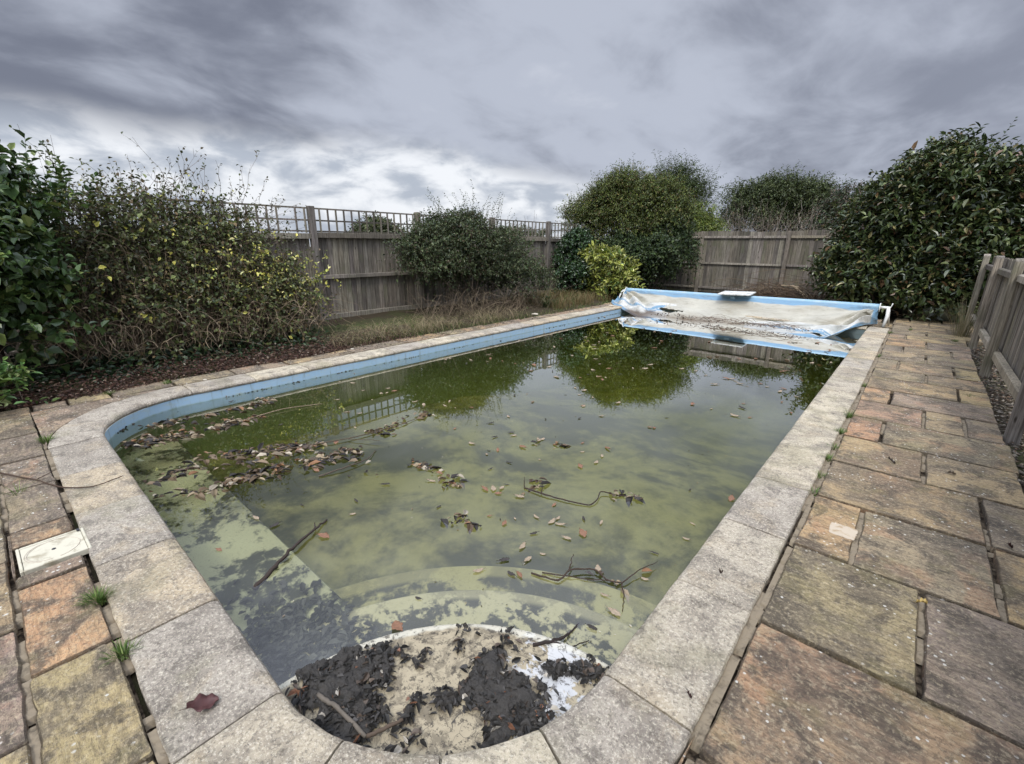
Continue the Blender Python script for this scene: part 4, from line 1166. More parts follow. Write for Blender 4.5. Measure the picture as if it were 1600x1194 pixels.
    shrub('ivy_bush', 'very dark ivy covered bush against the far fence post, left of the yellow green shrub', 'bush',
          [(-7.85, 12.05, .85, .6, .75, .8), (-7.7, 11.7, .45, .5, .6, .45)], 1300, 9, .06, .8, DARK, [4, 3, 1, 1], m='glossy_leaf', L=(.15, .3), lo=.65, fill=.5, seed=31)
    shrub('laurel_bush', 'rounded yellow green spotted laurel bush left of the cover reel', 'bush',
          [(-7.15, 12.1, .85, .52, .5, .52), (-6.72, 12.1, .68, .52, .5, .56), (-6.5, 12.0, .36, .50, .5, .36), (-7.35, 12.1, .45, .5, .5, .42)], 900, 10, .12, .40,
          [(0.17, 0.18, 0.035), (0.12, 0.14, 0.028), (0.28, 0.28, 0.09), (0.05, 0.08, 0.02)], [4, 4, 2, 2.2], m='glossy_leaf', L=(.15, .32), lo=.62, fill=.4, up=.35, droop=.5, seed=33,
          twig_c=(.2, .17, .1))
    shrub('olive_shrub', 'large bushy olive and bronze shrub with feathery top in the far left corner', 'shrub',
          [(-8.0, 14.3, 1.9, 1.35, 1.0, 1.35), (-7.4, 14.4, 2.75, .8, .8, .85), (-8.3, 14.3, 2.55, .6, .6, .75), (-9.0, 14.2, 2.0, .75, .7, .85), (-6.7, 14.3, 2.6, .6, .6, .7), (-6.2, 14.4, 2.0, .6, .6, .6), (-7.2, 13.9, 1.9, .7, .5, .5), (-6.6, 14.5, 2.3, .9, .8, .85)], 5200, 11, .062, .36,
          OLIVE, [4, 3, 3, 1.2], L=(.25, .6), lo=.6, up=.6, droop=.2, fill=.4, rough_amp=.6, seed=41,
          sprays=[(-8.6, 14.2, 2.7, -.1, 0, 1, .85, 14), (-8.0, 14.2, 2.95, 0, 0, 1, .95, 14), (-7.4, 14.2, 2.95, .1, 0, 1, .95, 16), (-9.3, 14.2, 2.3, -.6, 0, .8, .8, 14), (-6.9, 14.3, 2.7, .2, 0, 1, .8, 12), (-9.1, 14.2, 2.6, -.3, 0, 1, .8, 10)])
    shrub('evergreen_shrub', 'dark green evergreen shrub filling the corner below the olive shrub', 'shrub',
          [(-6.6, 13.9, .95, 1.0, .8, .95), (-7.2, 13.7, 1.1, .7, .6, .7), (-5.95, 14.5, 1.3, .65, .6, 1.05)], 3200, 11, .07, .5, [(0.020, 0.034, 0.012), (0.032, 0.050, 0.016), (0.055, 0.075, 0.024)], [4, 3, 1.8],
          L=(.2, .45), lo=.6, up=.1, droop=.5, fill=.5, rough_amp=.75, seed=43)
    shrub('feathery_tree', 'wispy dark green tree rising behind the right of the olive shrub', 'tree',
          [(-7.5, 17.6, 2.9, .75, .7, 1.1), (-6.9, 17.6, 2.8, .7, .6, .8)], 900, 12, .09, .22, [(0.036, 0.052, 0.018), (0.060, 0.080, 0.026)], None, L=(.35, .8), lo=.5, up=1.1, droop=.05, fill=.4, seed=45, rough_amp=.8,
          sprays=[(-7.8, 17.6, 3.4, -.1, 0, 1, 1.3, 16), (-7.3, 17.6, 3.4, .25, 0, 1, 1.2, 16), (-6.7, 17.6, 3.1, .55, 0, 1, 1.1, 16), (-8.2, 17.6, 3.2, -.2, 0, 1, .9, 9), (-6.4, 17.6, 2.7, .9, 0, 1, .9, 12)], trunk_r=.06, foliage='crown', stem='trunk')
    shrub('yellow_green_tree', 'light yellow green shrub showing over the back fence beside the feathery tree', 'shrub',
          [(-6.35, 16.9, 2.0, .75, .6, .75), (-5.95, 16.9, 1.6, .6, .5, .6)], 1200, 10, .07, .34, [(0.11, 0.14, 0.03), (0.15, 0.17, 0.04), (0.06, 0.09, 0.02)], None, L=(.2, .5), up=.2, droop=.6, fill=.4, seed=47)
    # trees beyond the back fence
    shrub('hedge_tree', 'rounded dark green tree beyond the middle of the back fence', 'tree',
          [(-6.4, 24.5, 2.6, 1.5, 1.2, 1.5), (-5.2, 24.6, 2.9, 1.3, 1.1, 1.2), (-4.2, 24.8, 2.5, 1.1, 1.0, 1.2)], 3800, 10, .10, .34, [(0.036, 0.05, 0.020), (0.056, 0.074, 0.028), (0.080, 0.092, 0.038)], None, L=(.3, .7), up=.8, droop=.05, fill=.4, seed=51, rough_amp=.7,
          sprays=[(-6.0, 24.5, 3.7, 0, 0, 1, 1.0, 14), (-5.2, 24.5, 3.8, .2, 0, 1, 1.1, 14), (-4.2, 24.6, 3.3, .5, 0, 1, 1.1, 14), (-7.2, 24.6, 3.2, -.3, 0, 1, .9, 12), (-3.5, 24.6, 2.9, .7, 0, 1, 1.0, 12)], trunk_r=.09, foliage='crown', stem='trunk', group='trees beyond the back fence')
    shrub('hedge_tree', 'lower grey green tree beyond the back fence, next to the big right hand shrub', 'tree',
          [(-2.9, 24.0, 2.2, 1.4, 1.1, 1.3), (-1.6, 24.2, 2.3, 1.2, 1.0, 1.3)], 1900, 9, .10, .36, [(0.035, 0.05, 0.026), (0.055, 0.07, 0.035), (0.09, 0.07, 0.05)], None, L=(.3, .7), up=.7, fill=.4, seed=53, trunk_r=.08, foliage='crown', stem='trunk', group='trees beyond the back fence')
    t = thing('bare_shrub', 'bare pale grey branched shrub just over the back fence', 'shrub', (-5.6, 19.5, 0))
    g = Geo(); n = 420; K = 8; tt = np.linspace(0, 1, K)[None, :, None]
    st = np.c_[rng.uniform(-1.1, 2.6, n), rng.normal(size=n) * .3, rng.uniform(.6, 2.0, n)]
    dr = np.c_[rng.normal(size=n) * .38 + .1, rng.normal(size=n) * .25, rng.uniform(.4, 1.25, n)]
    Pn = st[:, None] + dr[:, None] * tt + rng.normal(size=(n, K, 3)) * .03 + rng.normal(size=(n, 1, 3)) * .1 * tt ** 2
    tubes(g, Pn, .009 * (1 - .7 * tt[..., 0]) * np.ones((n, 1)), palette(n, [(.24, .21, .17), (.16, .13, .10), (.12, .10, .08)])); g.build('branches', M['twig'], t)
    gl = Geo(); leafy(gl, None, Pn[:, 4], norm(dr), np.full(n, .3), 5, .06, .4, [(0.07, 0.07, 0.035), (0.11, 0.08, 0.05)]); gl.build('foliage', M['leaf'], t)
    # tree tops behind the trellis fence
    for (x, y, z, rx, ry, rz, lab, sd) in ((-16.5, 10.9, 1.6, .9, .9, .7, 'olive tree top seen through the trellis left of the dark bush', 61), (-18, 21.5, 1.4, 1.3, 2.4, .85, 'low green hedge seen through the trellis near the far fence post', 62), (-17.5, 16.4, 1.3, 1.2, 1.8, .8, 'low grey green hedge behind the trellis beyond the dark bush', 63)):
        shrub('hedge_tree', lab, 'tree', [(x, y, z, rx, ry, rz)], 700, 9, .11, .4, [(0.05, 0.062, 0.025), (0.075, 0.08, 0.03), (0.04, 0.05, 0.025)], None, L=(.25, .5), up=.5, fill=.5, seed=sd, trunk_r=.08, foliage='crown', stem='trunk', group='trees behind the trellis fence')
    t = thing('bare_sapling', 'thin bare upright sapling stems poking above the trellis beyond the dark bush', 'sapling', (-11.5, 13.9, 0))
    g = Geo(); n = 9; K = 8; tt = np.linspace(0, 1, K)[None, :, None]
    st = np.c_[rng.normal(size=(n, 2)) * .12, np.full(n, .0)]; dr = np.c_[rng.normal(size=(n, 2)) * .22, rng.uniform(2.1, 2.75, n)]
    tubes(g, st[:, None] + dr[:, None] * tt + rng.normal(size=(n, K, 3)) * .02, .008 * (1 - .6 * tt[..., 0]) * np.ones((n, 1)), (.13, .11, .09)); g.build('stem', M['twig'], t)
    # big shrub on the right
    shrub('photinia_shrub', 'huge dark green shrub with bronze shoot tips in the far right corner', 'shrub',
          [(-.25, 13.7, 1.5, 1.45, .95, 1.35), (.25, 13.6, 2.25, 1.05, .9, .9), (.95, 13.7, 1.6, .85, .9, .95), (-1.0, 13.8, 1.15, .95, .8, 1.05), (.5, 13.2, .95, 1.0, .6, .75), (-.7, 13.4, .55, .95, .6, .55), (.3, 13.2, .45, .9, .5, .5), (-1.2, 13.7, .7, .7, .6, .65)], 6800, 11, .108, .42,
          [(0.022, 0.034, 0.011), (0.038, 0.054, 0.016), (0.075, 0.088, 0.030), (0.14, 0.12, 0.05), (0.10, 0.06, 0.03)], [5, 4, 2.4, .7, .5], m='glossy_leaf', L=(.22, .55), lo=.58, up=.7, droop=.12, fill=.5, rough_amp=.55, seed=71,
          sprays=[(-.9, 13.6, 2.2, -.35, 0, 1, .8, 10), (-.4, 13.6, 2.4, -.2, 0, 1, .85, 10), (0.0, 13.6, 2.7, 0, 0, 1, .95, 12), (.4, 13.6, 2.75, .15, 0, 1, .9, 12), (.8, 13.6, 2.5, .3, 0, 1, .8, 12), (1.2, 13.6, 1.95, .6, 0, 1, .6, 10), (-1.5, 13.7, 1.7, -.5, 0, .9, .7, 8)], trunk_r=.045, zmin=-.5)
build_vegetation()

# ------------------------------------------------------------------ brush pile, grass, ground cover
def ground_details():
    t = thing('brush_pile', 'heap of cut brown branches against the back fence, behind the reel', 'brush pile', (-2.9, 14.8, 0))
    g = Geo(); n = 520; K = 7; tt = np.linspace(0, 1, K)[None, :, None]
    a = rng.uniform(0, 6.28, n); ln = rng.uniform(.4, 1.3, n)
    st = np.c_[rng.normal(size=n) * .55, rng.normal(size=n) * .25, np.abs(rng.normal(size=n)) * .2 + .02]
    dr = np.c_[np.cos(a) * ln, np.sin(a) * ln * .4, rng.normal(size=n) * .16]
    Pn = st[:, None] + dr[:, None] * (tt - .5) + np.array([0, 0, 1.]) * .2 * (tt * (1 - tt)) + rng.normal(size=(n, 1, 3)) * .06 * np.sin(tt * 4)
    Pn[..., 2] = np.maximum(Pn[..., 2], .01)
    tubes(g, Pn, .0065 * (1 - .5 * tt[..., 0]) * np.ones((n, 1)), palette(n, [(.11, .075, .045), (.07, .05, .035), (.17, .12, .075)])); g.build('branches', M['twig'], t)
    g = Geo(); n = 7; st = np.c_[rng.normal(size=n) * .08 + .1, rng.normal(size=(n, 1)) * .05, np.full(n, .42)]; dr = np.c_[rng.uniform(.45, .95, n), np.full(n, -.25), np.full(n, .12)]
    Pn = st[:, None] + dr[:, None] * tt + np.array([0, 0, -1.]) * (.55 * tt ** 2.2); tubes(g, Pn, .011 * (1 - .4 * tt[..., 0]) * np.ones((n, 1)), (.38, .29, .18), 4); g.build('branches', M['twig'], t)

    def grass(name, label, n, boxes, h, cols, wts, lean=.5, wd=.006, kind='stuff', flat=0.0, cat='grass'):
        g = Geo(); K = 5; tt = np.linspace(0, 1, K)[None, :, None]
        ar = np.array([(b[1] - b[0]) * (b[3] - b[2]) for b in boxes]); idx = rng.choice(len(boxes), n, p=ar / ar.sum()); B = np.array(boxes)[idx]
        x = B[:, 0] + (B[:, 1] - B[:, 0]) * rng.random(n); y = B[:, 2] + (B[:, 3] - B[:, 2]) * rng.random(n)
        # gather into tufts
        k = fbm(np.c_[x * 3.1, y * 3.1], 77) > .42; x, y = x[k], y[k]; n = len(x)
        H = rng.uniform(h[0], h[1], n) * (.5 + fbm(np.c_[x * 2, y * 2], 78))
        a = rng.uniform(0, 6.28, n); D = np.c_[np.cos(a), np.sin(a)] * (lean * H * rng.uniform(.2, 1.2, n))[:, None]
        P = np.zeros((n, K, 3)); P[..., 0] = x[:, None] + D[:, :1] * tt[0, :, 0] ** 1.6; P[..., 1] = y[:, None] + D[:, 1:] * tt[0, :, 0] ** 1.6
        P[..., 2] = H[:, None] * (tt[0, :, 0] - (.35 + flat) * tt[0, :, 0] ** 2.4)
        P[..., 2] += -.02 
        ribbons(g, P, wd * (1 - .85 * tt[..., 0]) * np.ones((n, 1)), np.c_[-np.sin(a), np.cos(a), np.zeros(n)], palette(n, cols, wts, .2))
        o = g.build(name, M['grass']); tag(o, label, cat, None, kind); return o
    GR = [(0.07, 0.12, 0.025), (0.10, 0.16, 0.035), (0.30, 0.25, 0.12), (0.22, 0.18, 0.09)]
    grass('grass', 'rough green and straw coloured grass along the foot of the trellis fence', 9000, [(-7.6, -6.35, 3.4, 7.0), (-7.9, -6.6, 3.6, 6.0)], (.05, .20), GR, [4, 3, 3, 3], 1.2, .007, flat=.3)
    grass('straw', 'long bleached straw stems lying along the edge of the left paving', 1500, [(-6.9, -6.2, 3.2, 7.5)], (.25, .55), [(0.34, 0.28, 0.16), (0.26, 0.21, 0.12), (.16, .12, .07)], None, 1.5, .006, flat=.35)
    grass('dry_grass', 'dry reddish brown grass below the far end of the trellis fence', 9000, [(-8.3, -6.35, 8.9, 12.2)], (.10, .42), [(0.20, 0.13, 0.06), (0.15, 0.12, 0.05), (0.10, 0.13, 0.04), (0.26, 0.20, 0.10)], [4, 3, 3, 2], .6, .007)
    grass('grass_fringe', 'short grass growing over the edge of the left hand paving', 2600, [(-6.5, -6.0, 6.5, 12.4), (-6.4, -6.0, 3.6, 6.5)], (.03, .10), GR, [4, 3, 2, 2], .8, .006)
    # tufts against things
    def tuft(name, label, x, y, n, h, cols, rad=.06, wd=.006, lean=.7, group=None, cat='weed', z=0.0):
        g = Geo(); K = 5; tt = np.linspace(0, 1, K)
        a = rng.uniform(0, 6.28, n); H = rng.uniform(h * .5, h, n); le = rng.uniform(.2, 1.1, n) * lean
        P = np.zeros((n, K, 3)); P[..., 0] = (np.cos(a) * rad * rng.random(n))[:, None] + (np.cos(a) * le * H)[:, None] * tt ** 1.4
        P[..., 1] = (np.sin(a) * rad * rng.random(n))[:, None] + (np.sin(a) * le * H)[:, None] * tt ** 1.4
        P[..., 2] = H[:, None] * (tt - .45 * le[:, None] * tt ** 2.2) - .015
        ribbons(g, P, wd * (1 - .8 * tt) * np.ones((n, 1)), np.c_[-np.sin(a), np.cos(a), np.zeros(n)], palette(n, cols, None, .2))
        o = g.build(name, M['grass']); o.location = (x, y, z); tag(o, label, cat, group); return o
    tuft('strap_leaf_plant', 'dark green strap leaved clump beside the far left paving', -6.75, 9.0, 90, .42, [(0.03, 0.06, 0.02), (0.05, 0.09, 0.03), (0.16, 0.16, 0.07)], .09, .022, .9, cat='plant')
    tuft('straw_tuft', 'pale straw coloured tuft against the far post of the low fence', .72, 11.1, 170, .85, [(.30, .25, .15), (.22, .19, .11), (.14, .15, .07)], .16, .006, .5, cat='dry grass')
    tuft('straw_tuft', 'arching pale dead stems under the big right hand shrub', .2, 12.9, 60, .6, [(.30, .24, .15), (.2, .16, .10)], .2, .006, 1.6, cat='dry grass')
    G2 = [(0.10, 0.17, 0.035), (0.07, 0.13, 0.03), (0.16, 0.20, 0.06)]
    W = [(-2.42, .035, 130, .075, 'mossy grass weed in the joint below the skimmer lid'), (-2.0, .05, 95, .06, 'second grass weed in the near joint, below the mossy one'), (-4.86, .07, 90, .09, 'bright green weed at the coping joint near the left corner'),
         (-.25, 3.5, 36, .05, 'small green weed in the right hand joint, upper of a near pair'), (-.24, 3.22, 34, .05, 'small green weed in the right hand joint, lower of a near pair'),
         (-.25, 3.85, 60, .05, 'ragged green weed along the joint just beyond the near pair'), (-.25, 4.5, 70, .06, 'ragged weed in the right hand joint below the upright one'),
         (-.25, 5.0, 60, .09, 'upright grass weed halfway along the right hand coping joint'), (-.25, 4.1, 50, .05, 'low green weed beside the orange slabs'), (-5.98, 1.1, 90, .07, 'green moss tuft on the left paving behind the blue wall corner'),
         (-6.0, .62, 60, .06, 'faded green tuft on the paving at the left corner of the pool'), (-.24, 6.3, 46, .06, 'weed in the right hand joint beyond the upright grass weed'), (-.23, 8.2, 50, .06, 'weed in the right hand joint, well before the reel stand'),
         (-.22, 10.6, 60, .07, 'weed at the foot of the right reel stand'), (.05, 11.3, 60, .06, 'moss patch on the paving behind the reel stand'), (-3.93, -.13, 26, .10, 'sparse pale weed on the left hand slabs'),
         (.62, 6.6, 60, .04, 'green moss on the slab edge beside the low fence'), (.62, 10.4, 110, .07, 'grass patch on the paving at the far end of the low fence')]
    for (x, y, n, h, lab) in W:
        n, h = int(n * 1.3), h
        tuft('weed', lab, x, y, n, h, G2, .04 if h > .05 else .05, .004, .9, 'weeds growing in the paving joints')
    # ivy and low leaves under the bramble
    g = Geo(); n = 2600
    x = rng.uniform(-7.6, -6.5, n); y = rng.uniform(-1.2, 3.4, n); z = rng.uniform(0, .22, n) * np.clip((-6.45 - x) * 1.6, .1, 1)
    leaves(g, np.c_[x, y, z + .02], rand_dirs(n) * [1, 1, .3], norm(rng.normal(size=(n, 3)) * .4 + [0.3, 0, 1]), rng.uniform(.04, .09, n), rng.uniform(.03, .06, n), palette(n, [(0.03, 0.065, 0.022), (0.05, 0.09, 0.03), (0.022, 0.045, 0.018)]))
    tag(g.build('ground_ivy', M['leaf']), 'dark green ivy carpet under the bramble thicket', 'ground cover', None, 'stuff')
    # leaf litter along the left paving
    g = Geo(); n = 9000
    y = rng.uniform(-1.2, 4.6, n); x = -6.08 - np.abs(rng.normal(size=n)) * .33 + .05 * np.sin(y * 3); keep = (y < 3.4) | (rng.random(n) < .3); x, y = x[keep], y[keep]; n = len(x)
    leaves(g, np.c_[x, y, rng.uniform(-.01, .03, n) + np.clip((-6.15 - x) / .5, 0, 1) * .08], rand_dirs(n) * [1, 1, .15], norm(rng.normal(size=(n, 3)) * .45 + [0, 0, 1]), rng.uniform(.015, .05, n), rng.uniform(.008, .024, n),
           palette(n, [(0.085, 0.042, 0.028), (0.12, 0.065, 0.045), (0.05, 0.028, 0.02), (0.22, 0.15, 0.10), (0.36, 0.30, 0.23)], [5, 4, 4, 1.4, .5]), curl=.3)
    tag(g.build('leaf_litter', M['dry_leaf']), 'red brown leaf litter heaped along the left paving edge', 'leaf litter', None, 'stuff')
    # crumbs on the left strip further on
    g = Geo(); n = 900; y = rng.uniform(3.0, 12.0, n); x = rng.uniform(-6.15, -5.86, n)
    leaves(g, np.c_[x, y, np.full(n, .006)], rand_dirs(n) * [1, 1, .1], norm(rng.normal(size=(n, 3)) * .3 + [0, 0, 1]), rng.uniform(.012, .04, n), rng.uniform(.006, .018, n), palette(n, [(0.10, 0.06, 0.04), (0.05, 0.035, 0.025), (0.28, 0.22, 0.15)]))
    tag(g.build('leaf_crumbs', M['dry_leaf']), 'scattered dead leaf crumbs on the left hand paving strip', 'leaf litter', None, 'stuff')
    # gravel strip along the low fence
    g = Geo(); n = 5200
    x = rng.uniform(.76, 1.35, n); y = rng.uniform(1.5, 12.8, n); s = rng.uniform(.007, .02, n)
    ico = np.array([(1, 0, 0), (0, 1, 0), (-1, 0, 0), (0, -1, 0), (0, 0, .6), (0, 0, -.6)], float); fi = np.array([(0, 1, 4), (1, 2, 4), (2, 3, 4), (3, 0, 4), (1, 0, 5), (2, 1, 5), (3, 2, 5), (0, 3, 5)])
    a = rng.uniform(0, 6.28, n); sc = rng.uniform(.6, 1.4, (n, 1, 3)) * s[:, None, None]
    V = ico[None] * sc; ca, sa = np.cos(a)[:, None], np.sin(a)[:, None]
    V = np.stack([V[..., 0] * ca - V[..., 1] * sa, V[..., 0] * sa + V[..., 1] * ca, V[..., 2]], -1) + np.c_[x, y, rng.uniform(-.052, -.03, n)][:, None]
    g.add(V.reshape(-1, 3), (fi[None] + (np.arange(n) * 6)[:, None, None]).reshape(-1, 3), np.repeat(palette(n, [(.10, .085, .065), (.16, .14, .11), (.055, .045, .035), (.27, .24, .19)], [4, 3, 4, .6]), 6, axis=0))
    nl = 1500
    leaves(g, np.c_[rng.uniform(.78, 1.2, nl), rng.uniform(1.5, 12, nl), np.full(nl, -.025)], rand_dirs(nl) * [1, 1, .2], norm(rng.normal(size=(nl, 3)) * .4 + [0, 0, 1]), rng.uniform(.02, .05, nl), rng.uniform(.01, .025, nl), palette(nl, [(.18, .12, .08), (.1, .07, .05), (.3, .25, .18)]))
    tag(g.build('gravel', M['stone_chip']), 'strip of grey gravel and dead leaves under the low fence', 'gravel', None, 'stuff')
ground_details()

# ------------------------------------------------------------------ house beyond the right corner
def house():
    t = thing('house', 'brown tiled roof of a house behind the big right hand shrub', 'house', (6.6, 30, 0))
    g = Geo(); box(g, (-4.6, 0, 0), (4.6, 7, 3.9)); g.build('wall', M['brick'], t)
    g = Geo()
    for k in range(16):      # tile courses
        a0, a1 = k / 16, (k + 1) / 16
        y0, y1 = -.4 + 3.9 * a0, -.4 + 3.9 * a1; z0, z1 = 3.85 + 1.9 * a0 + .03, 3.85 + 1.9 * a1 + .055
        i0, i1 = a0 * .3, a1 * .3
        g.add([(-5.2 + i0, y0, z0 + .03), (5.2 - i0, y0, z0 + .03), (5.2 - i1, y1, z1), (-5.2 + i1, y1, z1), (-5.2 + i0, y0, z0 - .02), (5.2 - i0, y0, z0 - .02)], [[0, 1, 2, 3], [4, 5, 1, 0]], (.3, .3, .3))
    g.add([(-5.0, 3.5, 5.8), (5.0, 3.5, 5.8), (5.2, 7.4, 3.9), (-5.2, 7.4, 3.9)], [[0, 1, 2, 3]], (.3, .3, .3))
    g.add([(-4.55, 0, 3.9), (-4.55, 7, 3.9), (-4.55, 3.5, 5.7)], [[0, 1, 2]], (.3, .3, .3))
    rf = g.build('roof', M['tile'], t)
    g = Geo(); box(g, (-5.2, -.5, 3.74), (5.2, -.41, 3.84), bev=.01); g.build('gutter', M['dark_metal'], rf)
    for x in (-2.8, 1.6):
        g = Geo(); box(g, (x, -.04, 1.6), (x + 1.4, -.002, 2.9)); f = g.build('window', M['white_pipe'], t)
        g = Geo(); box(g, (x + .08, -.05, 1.68), (x + .66, -.042, 2.82)); box(g, (x + .74, -.05, 1.68), (x + 1.32, -.042, 2.82)); g.build('pane', M['glass'], f)
house()

# ------------------------------------------------------------------ sludge and debris on the dry step
SX, SY = PX1, PY0
def step_debris():
    n = 230
    xs = np.linspace(-1.60, -.55, n); ys = np.linspace(.38, 1.40, n); X, Y = np.meshgrid(xs, ys, indexing='ij'); p = np.c_[X.ravel(), Y.ravel()]
    bl = [(-1.43, .52, .13, 1.1), (-1.33, .62, .13, 1.1), (-1.20, .53, .12, 1.1), (-1.36, .73, .07, .8), (-.97, 1.02, .10, 1.0), (-.89, .93, .12, 1.15), (-.80, .90, .10, 1.0), (-.98, .84, .08, .9), (-.74, .80, .07, 1.0), (-.69, 1.0, .04, .8), (-1.03, 1.17, .05, .8), (-1.0, .68, .07, .9), (-1.22, .86, .04, .7), (-.85, 1.15, .04, .6)]
    m_ = sum(a * np.exp(-(((p[:, 0] - x) ** 2 + (p[:, 1] - y) ** 2) / r ** 2)) for x, y, r, a in bl)
    f1 = fbm(p * 13, 91, 5); f2 = fbm(p * 45, 92, 3); ridge = 1 - np.abs(2 * fbm(p * 30 + 4, 95, 3) - 1)
    h = m_ * .80 + (f1 - .5) * 3.4 - .52 + (f2 - .5) * .8
    r = np.hypot(p[:, 0] - SX, p[:, 1] - SY)
    hh = np.clip(h, 0, 1)
    cd = np.hypot(p[:, 0] - (PX1 - RC), p[:, 1] - (PY0 + RC)); inside = (r < .93) & ((cd < RC - .008) | (p[:, 0] < PX1 - RC) | (p[:, 1] > PY0 + RC)) & (p[:, 0] < PX1 - .006) & (p[:, 1] > PY0 + .006)
    f4 = fbm(p * 22 + 9, 97, 4); lay = np.floor(f4 * 9) / 9 + .5 * (f4 * 9 - np.floor(f4 * 9)) ** 4 / 9
    Z = -.1175 + np.minimum(hh * .05, .010) + np.minimum(hh * 4, 1) * ((f2 - .5) * .014 + np.clip(lay - .38, 0, 1) * .055 + ridge * .008)
    Z = np.maximum(Z, -.1172)
    ok = ((hh > 0.0) & inside).reshape(n, n); okf = ok[:-1, :-1] & ok[1:, :-1] & ok[1:, 1:] & ok[:-1, 1:]
    k = (np.arange(n - 1)[:, None] * n + np.arange(n - 1)[None]); F = np.stack([k, k + n, k + n + 1, k + 1], -1)[okf]
    g = Geo(); used, inv = np.unique(F.ravel(), return_inverse=True)
    g.add(np.c_[p, Z][used], inv.reshape(-1, 4), (.1, .1, .1))
    tag(g.build('sludge', M['sludge'], None, True), 'black wet sludge of rotted leaves caked on the top corner step', 'sludge', None, 'stuff')
    # rotted flakes, chips, pale bits
    g = Geo(); m0 = 5000; q = np.c_[rng.uniform(-1.58, -.6, m0), rng.uniform(.4, 1.35, m0)]
    mm = sum(a * np.exp(-(((q[:, 0] - x) ** 2 + (q[:, 1] - y) ** 2) / r_ ** 2)) for x, y, r_, a in bl) * .80 + (fbm(q * 13, 91, 5) - .5) * 3.4 - .34
    cd = np.hypot(q[:, 0] - (PX1 - RC), q[:, 1] - (PY0 + RC)); rr = np.hypot(q[:, 0] - SX, q[:, 1] - SY)
    k = (mm + rng.normal(size=m0) * .12 > 0.05) & (rr < .90) & ((cd < RC - .03) | (q[:, 0] < PX1 - RC) | (q[:, 1] > PY0 + RC)) & (q[:, 0] < PX1 - .03) & (q[:, 1] > PY0 + .03)
    q = q[k][:1500]; nn = len(q)
    zz_ = -.108 + rng.uniform(0, .018, nn)
    left = (q[:, 0] < -1.1)
    cols = palette(nn, [(.030, .028, .024), (.055, .050, .044), (.10, .075, .055), (.42, .38, .31), (.19, .09, .05)], [6, 4, 1.2, .35, .5])
    leaves(g, np.c_[q, zz_], rand_dirs(nn) * [1, 1, .25], norm(rng.normal(size=(nn, 3)) * .45 + [0, 0, 1]), rng.uniform(.012, .045, nn), rng.uniform(.006, .024, nn), cols, curl=.3)
    tag(g.build('rotted_leaves', M['dry_leaf']), 'rotted black leaf flakes bedded in the sludge on the top corner step', 'leaves', None, 'stuff')
    # sunken leaves on the shelf
    g = Geo(); nn = 1500; x = -1.75 + rng.normal(size=nn) * .26; y = .62 + rng.normal(size=nn) * .16; k = (y > .41) & (y < .9) & (x > -2.7) & (x < -1.4); x, y = x[k], y[k]; nn = len(x)
    leaves(g, np.c_[x, y, rng.uniform(-.355, -.325, nn)], rand_dirs(nn) * [1, 1, .2], norm(rng.normal(size=(nn, 3)) * .4 + [0, 0, 1]), rng.uniform(.03, .07, nn), rng.uniform(.018, .036, nn), palette(nn, [(.035, .036, .034), (.055, .055, .050), (.08, .08, .07)]), curl=.3)
    tag(g.build('sunken_leaves', M['dry_leaf']), 'layer of sunken black leaves on the shelf beside the steps', 'leaves', None, 'stuff')
step_debris()

# ------------------------------------------------------------------ sticks, single leaves
def stick(name, label, pts, r0, r1, col, cat='stick', side=(), knob=False, group=None):
    pts = np.array(pts, float); o = pts[0].copy()
    t_ = np.linspace(0, len(pts) - 1, max(12, 5 * len(pts)))
    P = np.stack([np.interp(t_, range(len(pts)), pts[:, i]) for i in range(3)], 1) - o
    # soften the corners and add bark wobble
    for _ in range(3): P[1:-1] = (P[:-2] + 2 * P[1:-1] + P[2:]) / 4
    P[1:-1] += rng.normal(size=P[1:-1].shape) * r0 * .18
    rad = (np.linspace(r0, r1, len(P)) * (1 + rng.normal(size=len(P)) * .07))[None]
    g = Geo(); tubes(g, P[None], rad, col, 8)
    for s_ in side:
        q = np.array(s_, float) - o; k = max(6, 4 * len(q)); t2 = np.linspace(0, len(q) - 1, k)
        Q = np.stack([np.interp(t2, range(len(q)), q[:, i]) for i in range(3)], 1); Q[1:-1] += rng.normal(size=Q[1:-1].shape) * .002
        tubes(g, Q[None], np.linspace(r1 * 1.1, r1 * .5, k)[None], col, 6)
    ob = g.build(name, M['twig'], None, True); ob.location = o
    return tag(ob, label, cat, group)
